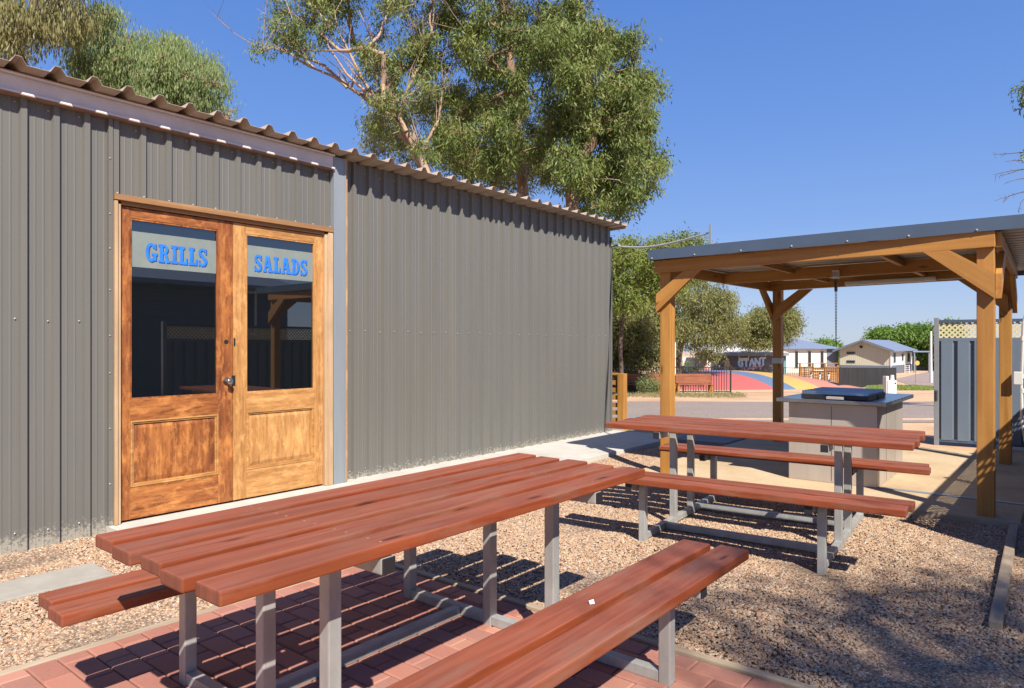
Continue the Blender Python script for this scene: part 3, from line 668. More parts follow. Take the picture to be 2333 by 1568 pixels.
# ------------------------------------------------ fences
def blue_fence(name,label,p0,p1,zt=1.70,skip_first=False):
    p0=Vector(p0);p1=Vector(p1);d=p1-p0;Ln=d.length; T=thing(name,label,'fence',(p0.x,p0.y,0),math.atan2(d.y,d.x))
    zl=1.44
    n=max(1,round(Ln/2.35)); pw=Ln/n
    for i in range(n+1):
        g=MB().box(i*pw-.03,-.032,-.05,i*pw+.03,.032,zt+.03,0,None,.004)
        g.build('post',M['post_grey'],T)
    for i in range(n):
        a,b_=i*pw+.031,(i+1)*pw-.031
        g=MB(); x=a; row=[(a,0)]; side=1
        while x<b_-.12:
            row+=[(x+.008,.0),(x+.026,-.036),(x+.152,-.036),(x+.170,0)] ; x+=.19
        row=[r for r in row if r[0]<b_]+[(b_,0)]
        g.grid([[(q,w_,z) for q,w_ in row] for z in (.05,zl-.03)]); g.build('fence_sheet',M['bluefence'],T)
        MB().box(a,-.024,zl-.032,b_,.024,zl+.012,0,None,.003).build('rail',M['bluefence'],T)
        MB().box(a,-.022,zt-.04,b_,.022,zt,0,None,.003).build('rail',M['navy'],T)
        MB().box(a,-.03,.02,b_,.03,.065,0,None,.003).build('rail',M['navy'],T)
        g=MB(); h0,h1=zl+.012,zt-.04; H=h1-h0; pit=.066; wd=.030
        k=-int(H/pit)-1
        while a+k*pit<b_:
            for s,yy in ((1,-.003),(-1,.003)):
                xs0=a+k*pit if s==1 else a+k*pit+H; 
                P=[(xs0,h0),(xs0+wd,h0),(xs0+wd+s*H,h1),(xs0+s*H,h1)]
                if min(q[0] for q in P)<a-.0 or max(q[0] for q in P)>b_+.0:
                    # clip roughly against the panel ends
                    P2=[]
                    lim=(a,b_)
                    def clip(P,lx,keep):
                        out=[]
                        for i2 in range(len(P)):
                            A_,B_=P[i2],P[(i2+1)%len(P)]; ia=keep(A_[0]); ib=keep(B_[0])
                            if ia: out.append(A_)
                            if ia!=ib:
                                t_=(lx-A_[0])/(B_[0]-A_[0]); out.append((lx,A_[1]+t_*(B_[1]-A_[1])))
                        return out
                    P=clip(P,a,lambda v:v>=a)
                    if len(P)>2: P=clip(P,b_,lambda v:v<=b_)
                    if len(P)<3: continue
                g.prism(P,yy-.0026,yy+.0026,'y')
            k+=1
        g.build('lattice',M['cream'],T)
    return T
blue_fence('blue_fence','blue steel fence with cream lattice top standing behind the shelter posts',(11.15,1.46),(11.3,-.42))
blue_fence('blue_fence','blue steel fence with cream lattice top, mirrored in the door glass',(11.2,-.50),(5.10,-.44))
bpy.data.objects['blue_fence'].get('label')

# house across the yard (seen mirrored in the door glass)
wh=thing('weatherboard_house','dark blue weatherboard house mirrored in the shed door glass','house',(7.2,-8,0))
g=MB(); 
for k in range(15):
    z0=k*.18; g.prism([(3.0,z0),(3.03,z0),(3.008,z0+.18),(3.0,z0+.18)],-3.1,3.1,'x')
g.box(-3.1,-4,0,3.1,2.999,2.7); g.build('wall',M['weather'],wh)
MB().prism([(-4.4,2.705),(3.5,2.705),(3.5,2.80),(-.5,3.75),(-4.4,2.80)],-3.4,3.4,'x').build('roof',M['bluroof'],wh)
MB().box(-3.25,2.95,0,-3.12,3.05,2.7).build('downpipe',M['white'],wh)
w_=MB().box(1.2,3.032,1.6,2.2,3.06,2.7).build('window',M['white'],wh); MB().box(1.27,3.061,1.67,2.13,3.065,2.63).build('pane',M['farglass'],w_)

# low slatted timber fence behind the shed corner
sf=thing('slatted_fence','low slatted timber fence with a thick square post beside the shed corner','fence',(10.12,5.83,0))
timber('post',(0,0,0),(0,0,.88),.12,.12,M['honey'],sf,.006)
for k in range(7):
    timber('slat',(-.01,.065,.10+k*.125),(-.01,1.9,.10+k*.125),.02,.075,M['honey'],sf,.003)
timber('top_rail',(0,.065,.865),(0,1.9,.865),.10,.03,M['honey'],sf,.003)

def cthing(name,label,cat,xv,d,rot=0,group=None,z=None):
    p=cw(vlat(xv,d),d,tz(d)-.03 if z is None else z); return thing(name,label,cat,p[:],YAW+rot,group)
# pool-style fences
def picket(name,label,l0,d0,l1,d1,H=1.2):
    a=cw(l0,d0,tz(d0)-.03); b_=cw(l1,d1,tz(d1)-.03); dv=b_-a; Ln=Vector((dv.x,dv.y)).length
    T=thing(name,label,'fence',a[:],math.atan2(dv.y,dv.x)); n=max(1,round(Ln/2.4)); pw=Ln/n; sl=dv.z/Ln
    for i in range(n+1):
        z=sl*i*pw; MB().box(i*pw-.03,-.03,z-.05,i*pw+.03,.03,z+H+.06).build('post',M['black_steel'],T)
    for i in range(n):
        g=MB(); x0,x1=i*pw+.03,(i+1)*pw-.03; z=sl*(x0+x1)/2
        g.box(x0,-.02,z+H-.04,x1,.02,z+H).box(x0,-.02,z+.08,x1,.02,z+.12)
        k=x0+.08
        while k<x1-.03: g.box(k-.013,-.009,z+.12,k+.013,.009,z+H-.04); k+=.115
        g.build('picket_panel',M['black_steel'],T)
    return T
picket('picket_fence','black picket fence in front of the timber benches, across the road',vlat(1340,31),31,vlat(1664,31),31)
picket('picket_fence','black picket fence behind the jumping pillow, in front of the mural shed',vlat(1600,50),50,vlat(1915,47.5),47.5)
# timber benches
def tbench(xv,d,wd,label):
    T=cthing('timber_bench',label,'bench',xv,d,0,'timber benches along the black fence')
    for s in (-1,1):
        g=MB().box(s*wd/2-.05,-.05,0,s*wd/2+.05,.05,.82).box(s*wd/2-.04,-.45,0,s*wd/2+.04,-.37,.42).box(s*wd/2-.04,-.45,.38,s*wd/2+.04,0,.44)
        g.build('end_frame',M['play'],T)
    MB().box(-wd/2,-.45,.44,wd/2,-.06,.48).build('seat',M['benchred'],T)
    g=MB(); 
    for k in range(3): g.box(-wd/2-.05,-.085,.50+k*.135,wd/2+.05,-.052,.625+k*.135)
    g.build('backrest',M['benchred'],T)
tbench(1437,30.3,1.0,'red-brown timber bench furthest left behind the shed corner')
tbench(1477,30.3,.7,'small timber bench half hidden by the pale bush')
tbench(1578,30.2,1.45,'red-brown timber bench directly left of the fence end post')
tbench(1512,30.4,.8,'red-brown timber bench just right of the shelter left post')
# jumping pillow
jp=cthing('jumping_pillow','big inflated jumping pillow striped red, blue and yellow','jumping pillow',1640,43.5,R(-70))
g=MB(); NX,NY=48,40; A_,B_=6.2,7.0; P=[]
for j in range(NY+1):
    row=[]
    for i in range(NX+1):
        u=-1+2*i/NX; v_=-1+2*j/NY
        h=1.05*max(0,(1-abs(u)**2.4))**.8*max(0,(1-abs(v_)**2.4))**.85
        row.append((u*A_,v_*B_,h-.02))
    P.append(row)
b0=len(g.f); g.grid(P)
for j in range(NY):
    v_=-1+2*(j+.5)/NY; mi=0 if v_<-.10 else (1 if v_<.11 else (2 if v_<.33 else 3))
    for i in range(NX): g.m[b0+j*NX+i]=mi
g.build('bouncing_skin',[M['beach_red'],M['pil_blue'],M['pil_yel'],M['pil_or']],jp,smooth=True)
# child in pink on the far side
pr=cthing('person','person in a pink top with brown hair standing beyond the jumping pillow','person',1608,47.5,0)
def skinned(name,verts,edges,radii,mat,parent):
    me=bpy.data.meshes.new(name); me.from_pydata(verts,edges,[]); o=bpy.data.objects.new(name,me); C.objects.link(o); o.parent=parent
    sk=o.modifiers.new('skin','SKIN'); 
    for i,r in enumerate(radii): me.skin_vertices[0].data[i].radius=(r,r)
    me.skin_vertices[0].data[0].use_root=True
    o.modifiers.new('sub','SUBSURF').levels=1; me.materials.append(mat); return o
try:
    hv=[(0,0,.80),(0,0,1.0),(0,0,1.22),(0,0,1.32),(0,-.01,1.45),(-.09,0,.76),(-.10,0,.42),(-.11,0,.06),(.09,0,.76),(.10,0,.42),(.11,0,.06),(-.16,0,1.2),(-.22,-.03,.98),(-.24,-.08,.78),(.16,0,1.2),(.22,-.03,.98),(.24,-.08,.78)]
    he=[(0,1),(1,2),(2,3),(3,4),(0,5),(5,6),(6,7),(0,8),(8,9),(9,10),(2,11),(11,12),(12,13),(2,14),(14,15),(15,16)]
    bo=skinned('body',hv,he,[.12,.11,.11,.045,.085,.075,.055,.04,.075,.055,.04,.05,.038,.028,.05,.038,.028],M['skin'],pr)
    me=bo.data
except Exception as e: print('skin fail',e)
MB().tube([(0,0,.82),(0,0,1.0),(0,0,1.2),(0,0,1.28)],[.155,.15,.17,.09],12).build('pink_top',M['pinkc'],pr,smooth=True)
MB().sphere((0,.02,1.48),.115,0,10,7,(1,1,1.05)).build('hair',M['hair'],pr,smooth=True)
# mural shed
def cbox_house(name,label,xv0,xv1,d,depth,ztop_v,rot=0): pass
ms=cthing('mural_shed','low dark grey shed with white roof and bubble-letter mural','shed',1704,60,0)
wm=vlat(1790,60)-vlat(1618,60); hz=vz(806,60)-(tz(60)-.03)
MB().box(-wm/2,0,0,wm/2,5,hz).build('wall',M['greywall'],ms)
g=MB().prism([(-.35,hz),(5.3,hz+.50),(5.3,hz+.60),(-.35,hz+.12)],-wm/2-.3,wm/2+.1,'x'); g.build('roof',M['whiteroof'],ms)
MB().box(-wm/2-.35,-.42,hz-.18,wm/2+.1,-.36,hz+.10).build('gutter',M['post_grey'],ms)
MB().box(-wm/2-.32,-.1,0,-wm/2-.02,.2,hz).build('corner_panel',M['white_wall'],ms)
wn=MB().box(-.85,-.05,hz-.62,.05,-.001,hz-.08).build('window',M['white'],ms); MB().box(-.78,-.06,hz-.36,-.02,-.051,hz-.14).build('pane',M['farglass'],wn)
M['mur1']=plain('pale_blue_mural_paint',(.42,.56,.78),.6,0,.25,6); M['mur2']=plain('pink_mural_paint',(.70,.42,.45),.6,0,.2,6); M['mur3']=plain('tan_mural_paint',(.55,.40,.24),.6,0,.3,8)
M['mur4']=plain('teal_mural_paint',(.15,.33,.34),.6)
def stroke(g,pts,w,y,m=0):
    for i,(a,b_) in enumerate(zip(pts[:-1],pts[1:])):
        a=Vector((a[0],a[1]));b2=Vector((b_[0],b_[1])); t_=(b2-a).normalized(); n_=Vector((-t_.y,t_.x))*w/2; a2=a-t_*w*.3; b3=b2+t_*w*.3
        g.add([(q.x,y-.001*i,q.y) for q in (a2-n_,b3-n_,b3+n_,a2+n_)],[(0,1,2,3)],m)
g=MB(); z0=hz-1.62
def letters(g,word,x,z,sx,sz,w,y,m):
    D_={'G':[(.9,.8),(.5,1),(.1,.7),(.1,.3),(.5,0),(.9,.2),(.9,.5),(.6,.5)],'I':[(.5,0),(.5,1)],'A':[(0,0),(.5,1),(1,0)],'N':[(0,0),(0,1),(1,0),(1,1)],'T':[(.5,0),(.5,1),(0,1),(1,1)],
        'J':[(.1,.3),(.4,0),(.8,.2),(.8,1)],'U':[(0,1),(.1,.1),(.9,.1),(1,1)],'M':[(0,0),(.1,1),(.5,.4),(.9,1),(1,0)],'P':[(0,0),(0,1),(.9,.8),(.8,.5),(0,.45)],'Y':[(0,1),(.5,.5),(1,1),(.5,.5),(.5,0)]}
    for c in word:
        stroke(g,[(x+a*sx*.8,z+b_*sz) for a,b_ in D_[c]],w,y,m); x+=sx*1.02; y-=.002; z+=.04
letters(g,'GIANT',-.85,1.12,.48,.60,.17,-.006,0); letters(g,'JUMPY',-.75,.76,.40,.28,.09,-.022,1)
g.build('mural_lettering',[M['mur1'],M['mur2']],ms)
g=MB(); k0=-1.95; zk=1.15
stroke(g,[(k0,zk-.4),(k0+.1,zk),(k0+.15,zk+.35)],.42,-.006,0); stroke(g,[(k0+.05,zk+.35),(k0+.15,zk+.62)],.28,-.012,0); stroke(g,[(k0+.35,zk+.1),(k0+.75,zk-.25),(k0+1.0,zk-.45)],.12,-.018,0)
g.build('mural_figure',M['mur3'],ms)
MB().box(wm/2-1.2,-.004,0,wm/2-.02,-.0015,hz-.35).build('mural_panel',M['mur4'],ms)
an=MB().tube([(1.6,2,hz),(1.6,2,hz+1.7)],.04,6).build('roof_mast',M['pvc'],ms)
# white house behind
hs=cthing('white_house','white house with blue hipped roof behind the timber play screen','house',1850,80,R(4))
w2=vlat(1892,80)-vlat(1770,80)
MB().box(-w2/2,0,0,w2*.28,7,2.75).build('wall',M['white_wall'],hs)
MB().box(w2*.28,-.05,0,w2/2,7,2.75).build('side_wall',M['skirt'],hs)
r=MB(); zr=2.75; o=.5; r.add([(-w2/2-o,-o,zr),(w2/2+o,-o,zr),(w2/2+o,7+o,zr),(-w2/2-o,7+o,zr),(-w2/2+2.6,3.5,zr+1.15),(w2/2-3.1,3.5,zr+1.15)],[(0,1,5,4),(1,2,5),(2,3,4,5),(3,0,4),(0,3,2,1)])
r.build('roof',M['bluroof'],hs)
for xx in (-1.9,-.35,1.15):
    wn=MB().box(xx-.22,-.06,.5,xx+.22,-.001,2.5).build('window',M['white'],hs); MB().box(xx-.18,-.07,.55,xx+.18,-.061,2.45).build('pane',M['farglass'],wn)
# cabin
cb=cthing('cream_cabin','cream cabin with blue gabled roof and dark skirting beyond the black screen','cabin',2027,76,0)
ang=math.atan2(8,7.1); cb.rotation_euler=(0,0,YAW+ang)  # local x along the long side, local y along the gable wall
Wd,Ln=5.2,10.5; hs1=.85; he1=vz(797,76)-(tz(76)-.03)
MB().box(-.03,-.03,0,Ln+.03,Wd+.03,hs1).build('skirting',M['skirt'],cb)
g=MB().prism([(0,hs1),(Wd,hs1),(Wd,he1),(Wd/2,he1+.95),(0,he1)],0,Ln,'x')
g.build('wall',M['cream_wall'],cb)
g=MB()
for k in range(26): g.box(-.012,.1+k*.2,hs1,-.001,.115+k*.2,he1-.05+.95*(1-abs((.1+k*.2)/Wd*2-1)))
g.build('cladding_joint',M['sheet_pale'],cb)
MB().box(.02,-.012,hs1+.01,Ln,-.001,he1).build('side_wall',M['white_wall'],cb)
g=MB()
for s in (0,1):
    y0,y1=(-.55,Wd/2) if s==0 else (Wd/2,Wd+.55); z0_,z1_=(he1-.2,he1+1.02) if s==0 else (he1+1.02,he1-.2)
    g.prism([(y0,z0_),(y1,z1_),(y1,z1_+.12),(y0,z0_+.12)],-.7,Ln+.4,'x')
g.build('roof',M['bluroof'],cb)
g=MB().prism([(-.57,he1-.32),(Wd/2,he1+.92),(Wd+.57,he1-.32),(Wd+.57,he1-.06),(Wd/2,he1+1.16),(-.57,he1-.06)],-.76,-.70,'x'); g.build('barge_board',M['skirt'],cb)
for (yy,zz) in ((4.0,he1-.55),(4.0,hs1+.25)):
    wn=MB().box(-.05,yy-.45,zz,-.013,yy+.45,zz+.3).build('window',M['skirt'],cb); MB().box(-.06,yy-.4,zz+.04,-.051,yy+.4,zz+.26).build('pane',M['farglass'],wn)
for (xx,z0_,z1_,hw) in ((1.9,hs1+.3,he1-.35,.42),(5.6,he1-1.3,he1-.5,.3),(8.6,he1-1.5,he1-.4,.55)):
    wn=MB().box(xx-hw,-.06,z0_,xx+hw,-.013,z1_).build('window',M['skirt'],cb); MB().box(xx-hw+.08,-.07,z0_+.08,xx+hw-.08,-.061,z1_-.08).build('pane',M['farglass'],wn)
for xx in (-.05,6.3): MB().tube([(xx,-.1,.0),(xx,-.1,he1-.1)],.05,6).build('downpipe',M['white'],cb)
MB().tube([(-.03,3.0,he1+.35),(-.1,2.8,he1+.25)],.14,8).build('gable_lamp',M['farglass'],cb)
# timber play screen and bikes
ps=cthing('timber_screen','orange timber slat screen with square posts behind the black fence','screen',1865,51,0)
ws=vlat(1908,51)-vlat(1822,51); hh=1.45
for k,xx in enumerate((-ws/2,-ws*.16,ws*.16,ws/2)): timber('post',(xx,0,0),(xx,0,hh-.1*(k>2)),.12,.12,M['play'],ps,.004)
for (a,b_,n_) in ((-ws/2,-ws*.16,9),(-ws*.16,ws*.16,5),(ws*.16,ws/2,9)):
    for k in range(n_): timber('slat',(a+.06,.0,.12+k*(hh-.25)/n_),(b_-.06,.0,.12+k*(hh-.25)/n_),.03,(hh-.2)/n_*.72,M['play'],ps,.002)
timber('top_rail',(-ws/2-.1,0,hh+.03),(ws/2,0,hh+.03),.16,.05,M['play'],ps,.003)
bk=cthing('bicycle','pale bicycle leaning by the timber screen, nearest its left end','bicycle',1848,49.6,R(60),'pale bicycles parked at the timber screen')
def wheel(g,x): 
    for k in range(14):
        a,b_=2*math.pi*k/14,2*math.pi*(k+1)/14; g.tube([(x+.3*math.cos(a),0,.3+.3*math.sin(a)),(x+.3*math.cos(b_),0,.3+.3*math.sin(b_))],.028,5,cap=False)
    for k in range(4):
        a=math.pi*k/4; g.tube([(x-.28*math.cos(a),0,.3-.28*math.sin(a)),(x+.28*math.cos(a),0,.3+.28*math.sin(a))],.006,4)
for x in (-.5,.5): g=MB(); wheel(g,x); g.build('wheel',M['black'],bk)
MB().tube([(-.5,0,.3),(-.1,0,.28),(-.22,0,.72),(-.5,0,.3)],.03,6).tube([(-.1,0,.28),(.35,0,.68),(-.2,0,.66)],.03,6).tube([(.5,0,.3),(.33,0,.85)],.028,6).build('bike_frame',M['white'],bk)
MB().box(-.36,-.06,.74,-.12,.06,.80,0,None,.015).build('saddle',M['black'],bk)
MB().tube([(.30,-.25,.9),(.33,0,.87),(.30,.25,.9)],.02,6).build('handlebar',M['black'],bk)
for xv,lab in ((1868,'pale bicycle in front of the gap in the middle of the timber screen'),(1888,'pale bicycle leaning by the timber screen, nearest its right end')):
    c_=copy_tree(bk); c_.location=cw(vlat(xv,49.6),49.6,tz(49.6)-.03); c_['label']=lab
# black panel screen
a=cw(vlat(1910,40),40,tz(40)-.03); b_=cw(vlat(2040,46),46,tz(46)-.03); dv=b_-a; Ln2=Vector((dv.x,dv.y)).length
bs=thing('black_screen','low black sheet-panel enclosure standing beyond the barbecue','fence',a[:],math.atan2(dv.y,dv.x))
g=MB(); row=[]; x=0; k=0
while x<Ln2: row+=[(x,0),(x+.17,0),(x+.2,.05),(x+.3,.05)]; x+=.33
g.grid([[(q,w_,z+dv.z*q/Ln2) for q,w_ in row] for z in (0,1.22)]); g.build('sheet',M['slat_black'],bs)
g=MB()
for k in range(int(Ln2/.33)): g.box(k*.33+.02,-.012,1.215+dv.z*k*.33/Ln2,k*.33+.19,.012,1.235+dv.z*k*.33/Ln2)
g.build('top_trim',M['post_grey'],bs)
# white service pedestal
wp=cthing('power_pedestal','white service pedestal with a lid on the grass behind the barbecue','pedestal',2026,30,R(15))
MB().box(-.22,-.15,0,.24,.15,.62,0,None,.02).build('body',M['white'],wp); MB().box(-.25,-.1,0,-.12,.12,.80,0,None,.02).build('side_post',M['white'],wp)
MB().tube([(.14,0,.62),(.14,0,.84)],[.09,.07],10).build('cap',M['white'],wp); MB().box(.12,-.162,.45,.19,-.151,.52).build('lock',M['black'],wp)
# white pole, yellow sign, carport
tag(MB().tube([(0,0,0),(-.05,0,1.6),(-.1,0,3.9)],[.11,.085,.075],10).build('white_pole',M['white'],None,loc=cw(vlat(2121,52),52,tz(52)-.05)[:]),'tall slim white pole right of the cream cabin','pole')
sg=cthing('yellow_sign','small round yellow sign on a thin dark pole by the cabin','sign',2089,50,0)
MB().tube([(-.1,0,0),(-.1,0,2.0)],.025,6).build('sign_pole',M['post_grey'],sg); MB().tube([(-.0,-.02,1.5),(-.0,.02,1.5)],.17,14).build('sign_disc',M['pil_yel'],sg)
cp=cthing('carport','blue flat-roofed carport standing right of the cream cabin','carport',2102,80,0)
MB().box(-1.1,0,2.35,1.0,5,2.5).build('roof',M['bluroof'],cp)
for xx in (-.9,.8): MB().box(xx-.06,.1,0,xx+.06,.22,2.35).build('post',M['post_grey'],cp)
ldr=cthing('step_ladder','small white step stand against the cabin corner','steps',2066,78,0)
for xx in (-.25,.25): MB().box(xx-.03,-.03,0,xx+.03,.03,.9).build('side_rail',M['white'],ldr)
for k in range(4): MB().box(-.22,-.03,.15+k*.22,.22,.03,.19+k*.22).build('step',M['white'],ldr)
# pale far fence
a=cw(vlat(2075,92),92,tz(92)); b_=cw(vlat(2260,88),88,tz(88)); dv=b_-a
pf=thing('sheet_fence','long pale grey sheet fence below the dense green trees','fence',a[:],math.atan2(dv.y,dv.x)); MB().box(0,-.03,-.3,dv.length,.03,1.35).build('sheet',M['sheet_pale'],pf)
for k in range(5): MB().box(k*2.6,-.06,-.3,k*2.6+.08,-.031,1.4).build('post',M['post_grey'],pf)
# thin white pole among the trees
tag(MB().tube([(0,0,0),(0,0,2.4)],.05,8).build('white_post',M['white'],None,loc=cw(vlat(1537,33),33,tz(33)-.05)[:]),'thin white post just right of the shelter left post, before the trees','post')
tag(MB().box(-.02,0,0,5.2,3,1.9).build('caravan_annex',M['white_wall'],None,loc=cw(vlat(1555,66),66,tz(66)-.05)[:],rz=YAW),'pale cabin wall showing in patches behind the tree trunks','cabin')

# ------------------------------------------------ vegetation
def leaves(name,tufts,sig,per,L,Wd,mat,parent,droop=.75,kind=None):
    tufts=np.asarray(tufts,float); n=len(tufts)*per
    c=np.repeat(tufts,per,0)+rng.normal(0,1,(n,3))*np.array([sig,sig,sig*.8])
    d=rng.normal(0,1,(n,3)); d/=np.linalg.norm(d,axis=1)[:,None]; d=d*(1-droop)+np.array([0,0,-1])*droop*rng.uniform(.3,1.2,(n,1)); d/=np.linalg.norm(d,axis=1)[:,None]
    s=np.cross(d,rng.normal(0,1,(n,3))); s/=np.linalg.norm(s,axis=1)[:,None]
    ln=L*rng.uniform(.6,1.3,(n,1)); wd=Wd*rng.uniform(.6,1.2,(n,1))
    v=np.empty((n,4,3)); v[:,0]=c; v[:,1]=c+d*ln*.45+s*wd*.5; v[:,2]=c+d*ln; v[:,3]=c+d*ln*.45-s*wd*.5
    me=bpy.data.meshes.new(name); me.vertices.add(n*4); me.vertices.foreach_set('co',v.reshape(-1))
    me.loops.add(n*4); me.loops.foreach_set('vertex_index',np.arange(n*4,dtype=np.int32))
    me.polygons.add(n); me.polygons.foreach_set('loop_start',np.arange(0,n*4,4,dtype=np.int32))
    try: me.polygons.foreach_set('loop_total',np.full(n,4,dtype=np.int32))
    except Exception: pass
    me.update(calc_edges=True); me.materials.append(mat)
    o=bpy.data.objects.new(name,me); C.objects.link(o)
    if parent is not None: o.parent=parent
    return o
def tree(name,label,trunk,clumps,leaf,bark,r0=.22,L=.15,Wd=.034,tuft_n=16,per=34,sig=.13,group=None,droop=.58,cat='tree',bare=0,flat=.75,extra=()):
    """trunk: world points; clumps: (world centre, radius)"""
    base=Vector(trunk[0]); T=thing(name,label,cat,base[:],0,group)
    tr=[Vector(p)-base for p in trunk]; cl=sorted([(Vector(c)-base,r) for c,r in clumps],key=lambda q:(q[0]-tr[-1]).length)
    nodes_=[(p,i-1) for i,p in enumerate(tr)]; start=max(1,len(tr)//2)
    for c,r in cl:
        best=min(range(start,len(nodes_)),key=lambda k:(nodes_[k][0]-c).length+ (1.5 if nodes_[k][0].z>c.z+.3 else 0)+ .15*(nodes_[k][0]-tr[-1]).length)
        pa=nodes_[best][0]; mid=pa.lerp(c,.5)+Vector(rng.normal(0,.12,3))*(c-pa).length*.6; mid.z-=.06*(c-pa).length
        nodes_.append((mid,best)); nodes_.append((c,len(nodes_)-1))
    cnt=[0]*len(nodes_)
    for k in range(len(nodes_)-1,-1,-1):
        cnt[k]+=1; 
        if nodes_[k][1]>=0: cnt[nodes_[k][1]]+=cnt[k]
    rad=[max(.012,r0*(cc/cnt[0])**.62*.9) for cc in cnt]
    g=MB()
    for k,(p,pa) in enumerate(nodes_):
        if pa<0: continue
        a=nodes_[pa][0]; r1=min(rad[pa],rad[k]*1.25); j=Vector(rng.normal(0,.035,3))*(p-a).length
        g.tube([a,a.lerp(p,.33)+j,a.lerp(p,.66)-j*.6,p],[r1,r1*.85+rad[k]*.15,r1*.4+rad[k]*.6,rad[k]],7,cap=False)
    for path,ra in extra:
        q=[Vector(p)-base for p in path]; g.tube(q,[ra*(1-.8*i/(len(q)-1)) for i in range(len(q))],7,cap=False)
        for i in range(1,len(q)):
            for _ in range(3):
                s_=q[i-1].lerp(q[i],rng.uniform(0,1)); e1=s_+(q[i]-q[i-1])*rng.uniform(.4,.9)+Vector(rng.normal(0,.28,3)); e1.z+=.15
                g.tube([s_,s_.lerp(e1,.5)+Vector(rng.normal(0,.05,3)),e1],[ra*.32,ra*.2,.005],5,cap=False)
    tufts=[]
    for c,r in cl:
        nt_=max(4,int(tuft_n*(r/.55)**1.7))
        for _ in range(nt_):
            u=Vector(rng.normal(0,1,3)); u.normalize(); u*=r*rng.uniform(.25,1)**.6; u.z*=flat; q=c+u
            m_=c.lerp(q,.5)+Vector(rng.normal(0,.08,3))*r; g.tube([c,m_,q],[.013,.009,.004],4,cap=False); tufts.append(q[:])
    for _ in range(bare):
        c,r=cl[rng.integers(len(cl))]; u=Vector((rng.normal(0,.5),rng.normal(0,.5),rng.uniform(.2,1))).normalized(); q=c+u*rng.uniform(.8,1.6)
        m_=c.lerp(q,.5)+Vector(rng.normal(0,.08,3)); g.tube([c,m_,q],[.015,.010,.003],4,cap=False)
        for _k in range(3):
            s_=m_.lerp(q,rng.uniform(0,.8)); g.tube([s_,s_+Vector((rng.normal(0,.3),rng.normal(0,.3),rng.uniform(0,.5)))],[.007,.002],3,cap=False)
    g.build('trunk',bark,T,smooth=True)
    leaves('crown',tufts,sig,per,L,Wd,leaf,T,droop)
    return T
def inpoly(x,y,P):
    c=False; j=len(P)-1
    for i in range(len(P)):
        if (P[i][1]>y)!=(P[j][1]>y) and x<(P[j][0]-P[i][0])*(y-P[i][1])/(P[j][1]-P[i][1])+P[i][0]: c=not c
        j=i
    return c
def fill(P,d,rpx,n,dj=1.5,seed=0,minsep=.75):
    r=np.random.default_rng(seed); xs=[p[0] for p in P]; ys=[p[1] for p in P]; out=[]; tries=0
    while len(out)<n and tries<6000:
        tries+=1; x=r.uniform(min(xs),max(xs)); y=r.uniform(min(ys),max(ys))
        if not inpoly(x,y,P): continue
        dd=d+r.uniform(-dj,dj)
        if any(math.hypot(x-o[0],y-o[1])<rpx*minsep and abs(dd-o[2])<rpx/1576*d*1.2 for o in out): continue
        out.append((x,y,dd))
    return [(cw(vlat(x,dd),dd,vz(y,dd)),rpx/1576*dd*r.uniform(.75,1.15)) for x,y,dd in out]
def tp(lst,d): return [cw(vlat(x,d+o),d+o,vz(y,d+o) if y is not None else tz(d+o)-.2)[:] for x,y,o in lst]

# big gums behind the shed
P1=[(575,60),(640,40),(640,-120),(800,-220),(980,-200),(1000,60),(960,200),(990,330),(985,350),(900,320),(850,310),(840,260),(870,180),(800,130),(720,110),(680,150),(650,160),(575,160)]
tree('gum_tree','leaning gum tree with bare pinkish limbs reaching left over the shed roof',tp([(1010,None,0),(985,470,0),(960,370,0),(915,300,0),(900,270,0)],19),
     fill(P1,19,32,125,1.9,3,.7),M['leaf'],M['bark_pale'],.15,.15,.034,16,34,.12,'tall gum trees behind the shed',bare=60,
     extra=[(tp([(985,430,0),(955,350,0),(925,300,.1),(880,255,.2),(820,215,.2),(760,175,0),(700,150,-.2)],18.6),.12),
            (tp([(925,300,0),(900,250,0),(880,180,0),(850,120,0),(845,60,0)],18.6),.07),(tp([(870,240,0),(830,190,0),(800,130,0),(770,70,0),(760,20,0)],18.5),.06),
            (tp([(905,270,0),(930,200,.2),(960,140,.3),(985,60,.3),(990,0,.3)],18.6),.06),(tp([(790,200,0),(740,150,0),(690,130,0),(650,120,0),(620,100,0)],18.3),.045),
            (tp([(960,350,0),(1000,270,.2),(1010,190,.2),(1040,120,.2)],18.8),.05),(tp([(845,220,0),(790,170,0),(740,95,0),(710,30,0)],18.4),.045)])
P2=[(960,-200),(1380,-200),(1330,60),(1350,200),(1250,320),(1250,410),(1170,400),(1080,380),(1005,365),(985,310),(940,200),(990,60)]
tree('gum_tree','tallest central gum tree with straight trunk rising behind the shed roof',tp([(1195,None,0),(1190,440,0),(1185,330,0),(1170,200,0),(1155,90,0),(1150,-80,0)],21),
     fill(P2,21,38,132,2.8,5,.62),M['leaf'],M['bark'],.19,.16,.038,20,40,.13,'tall gum trees behind the shed',bare=60)
P3=[(1250,70),(1400,60),(1495,75),(1480,140),(1500,170),(1475,240),(1485,320),(1495,385),(1470,445),(1420,500),(1350,475),(1275,430),(1250,380),(1310,310),(1240,240)]
tree('gum_tree','dense green gum tree at the right end behind the shed roof',tp([(1305,None,0),(1300,520,0),(1300,440,0),(1320,360,0),(1370,270,0),(1390,180,0)],18),
     fill(P3,18,34,132,2.2,8,.6),M['leaf'],M['bark'],.19,.15,.037,22,42,.125,'tall gum trees behind the shed')
g=MB()
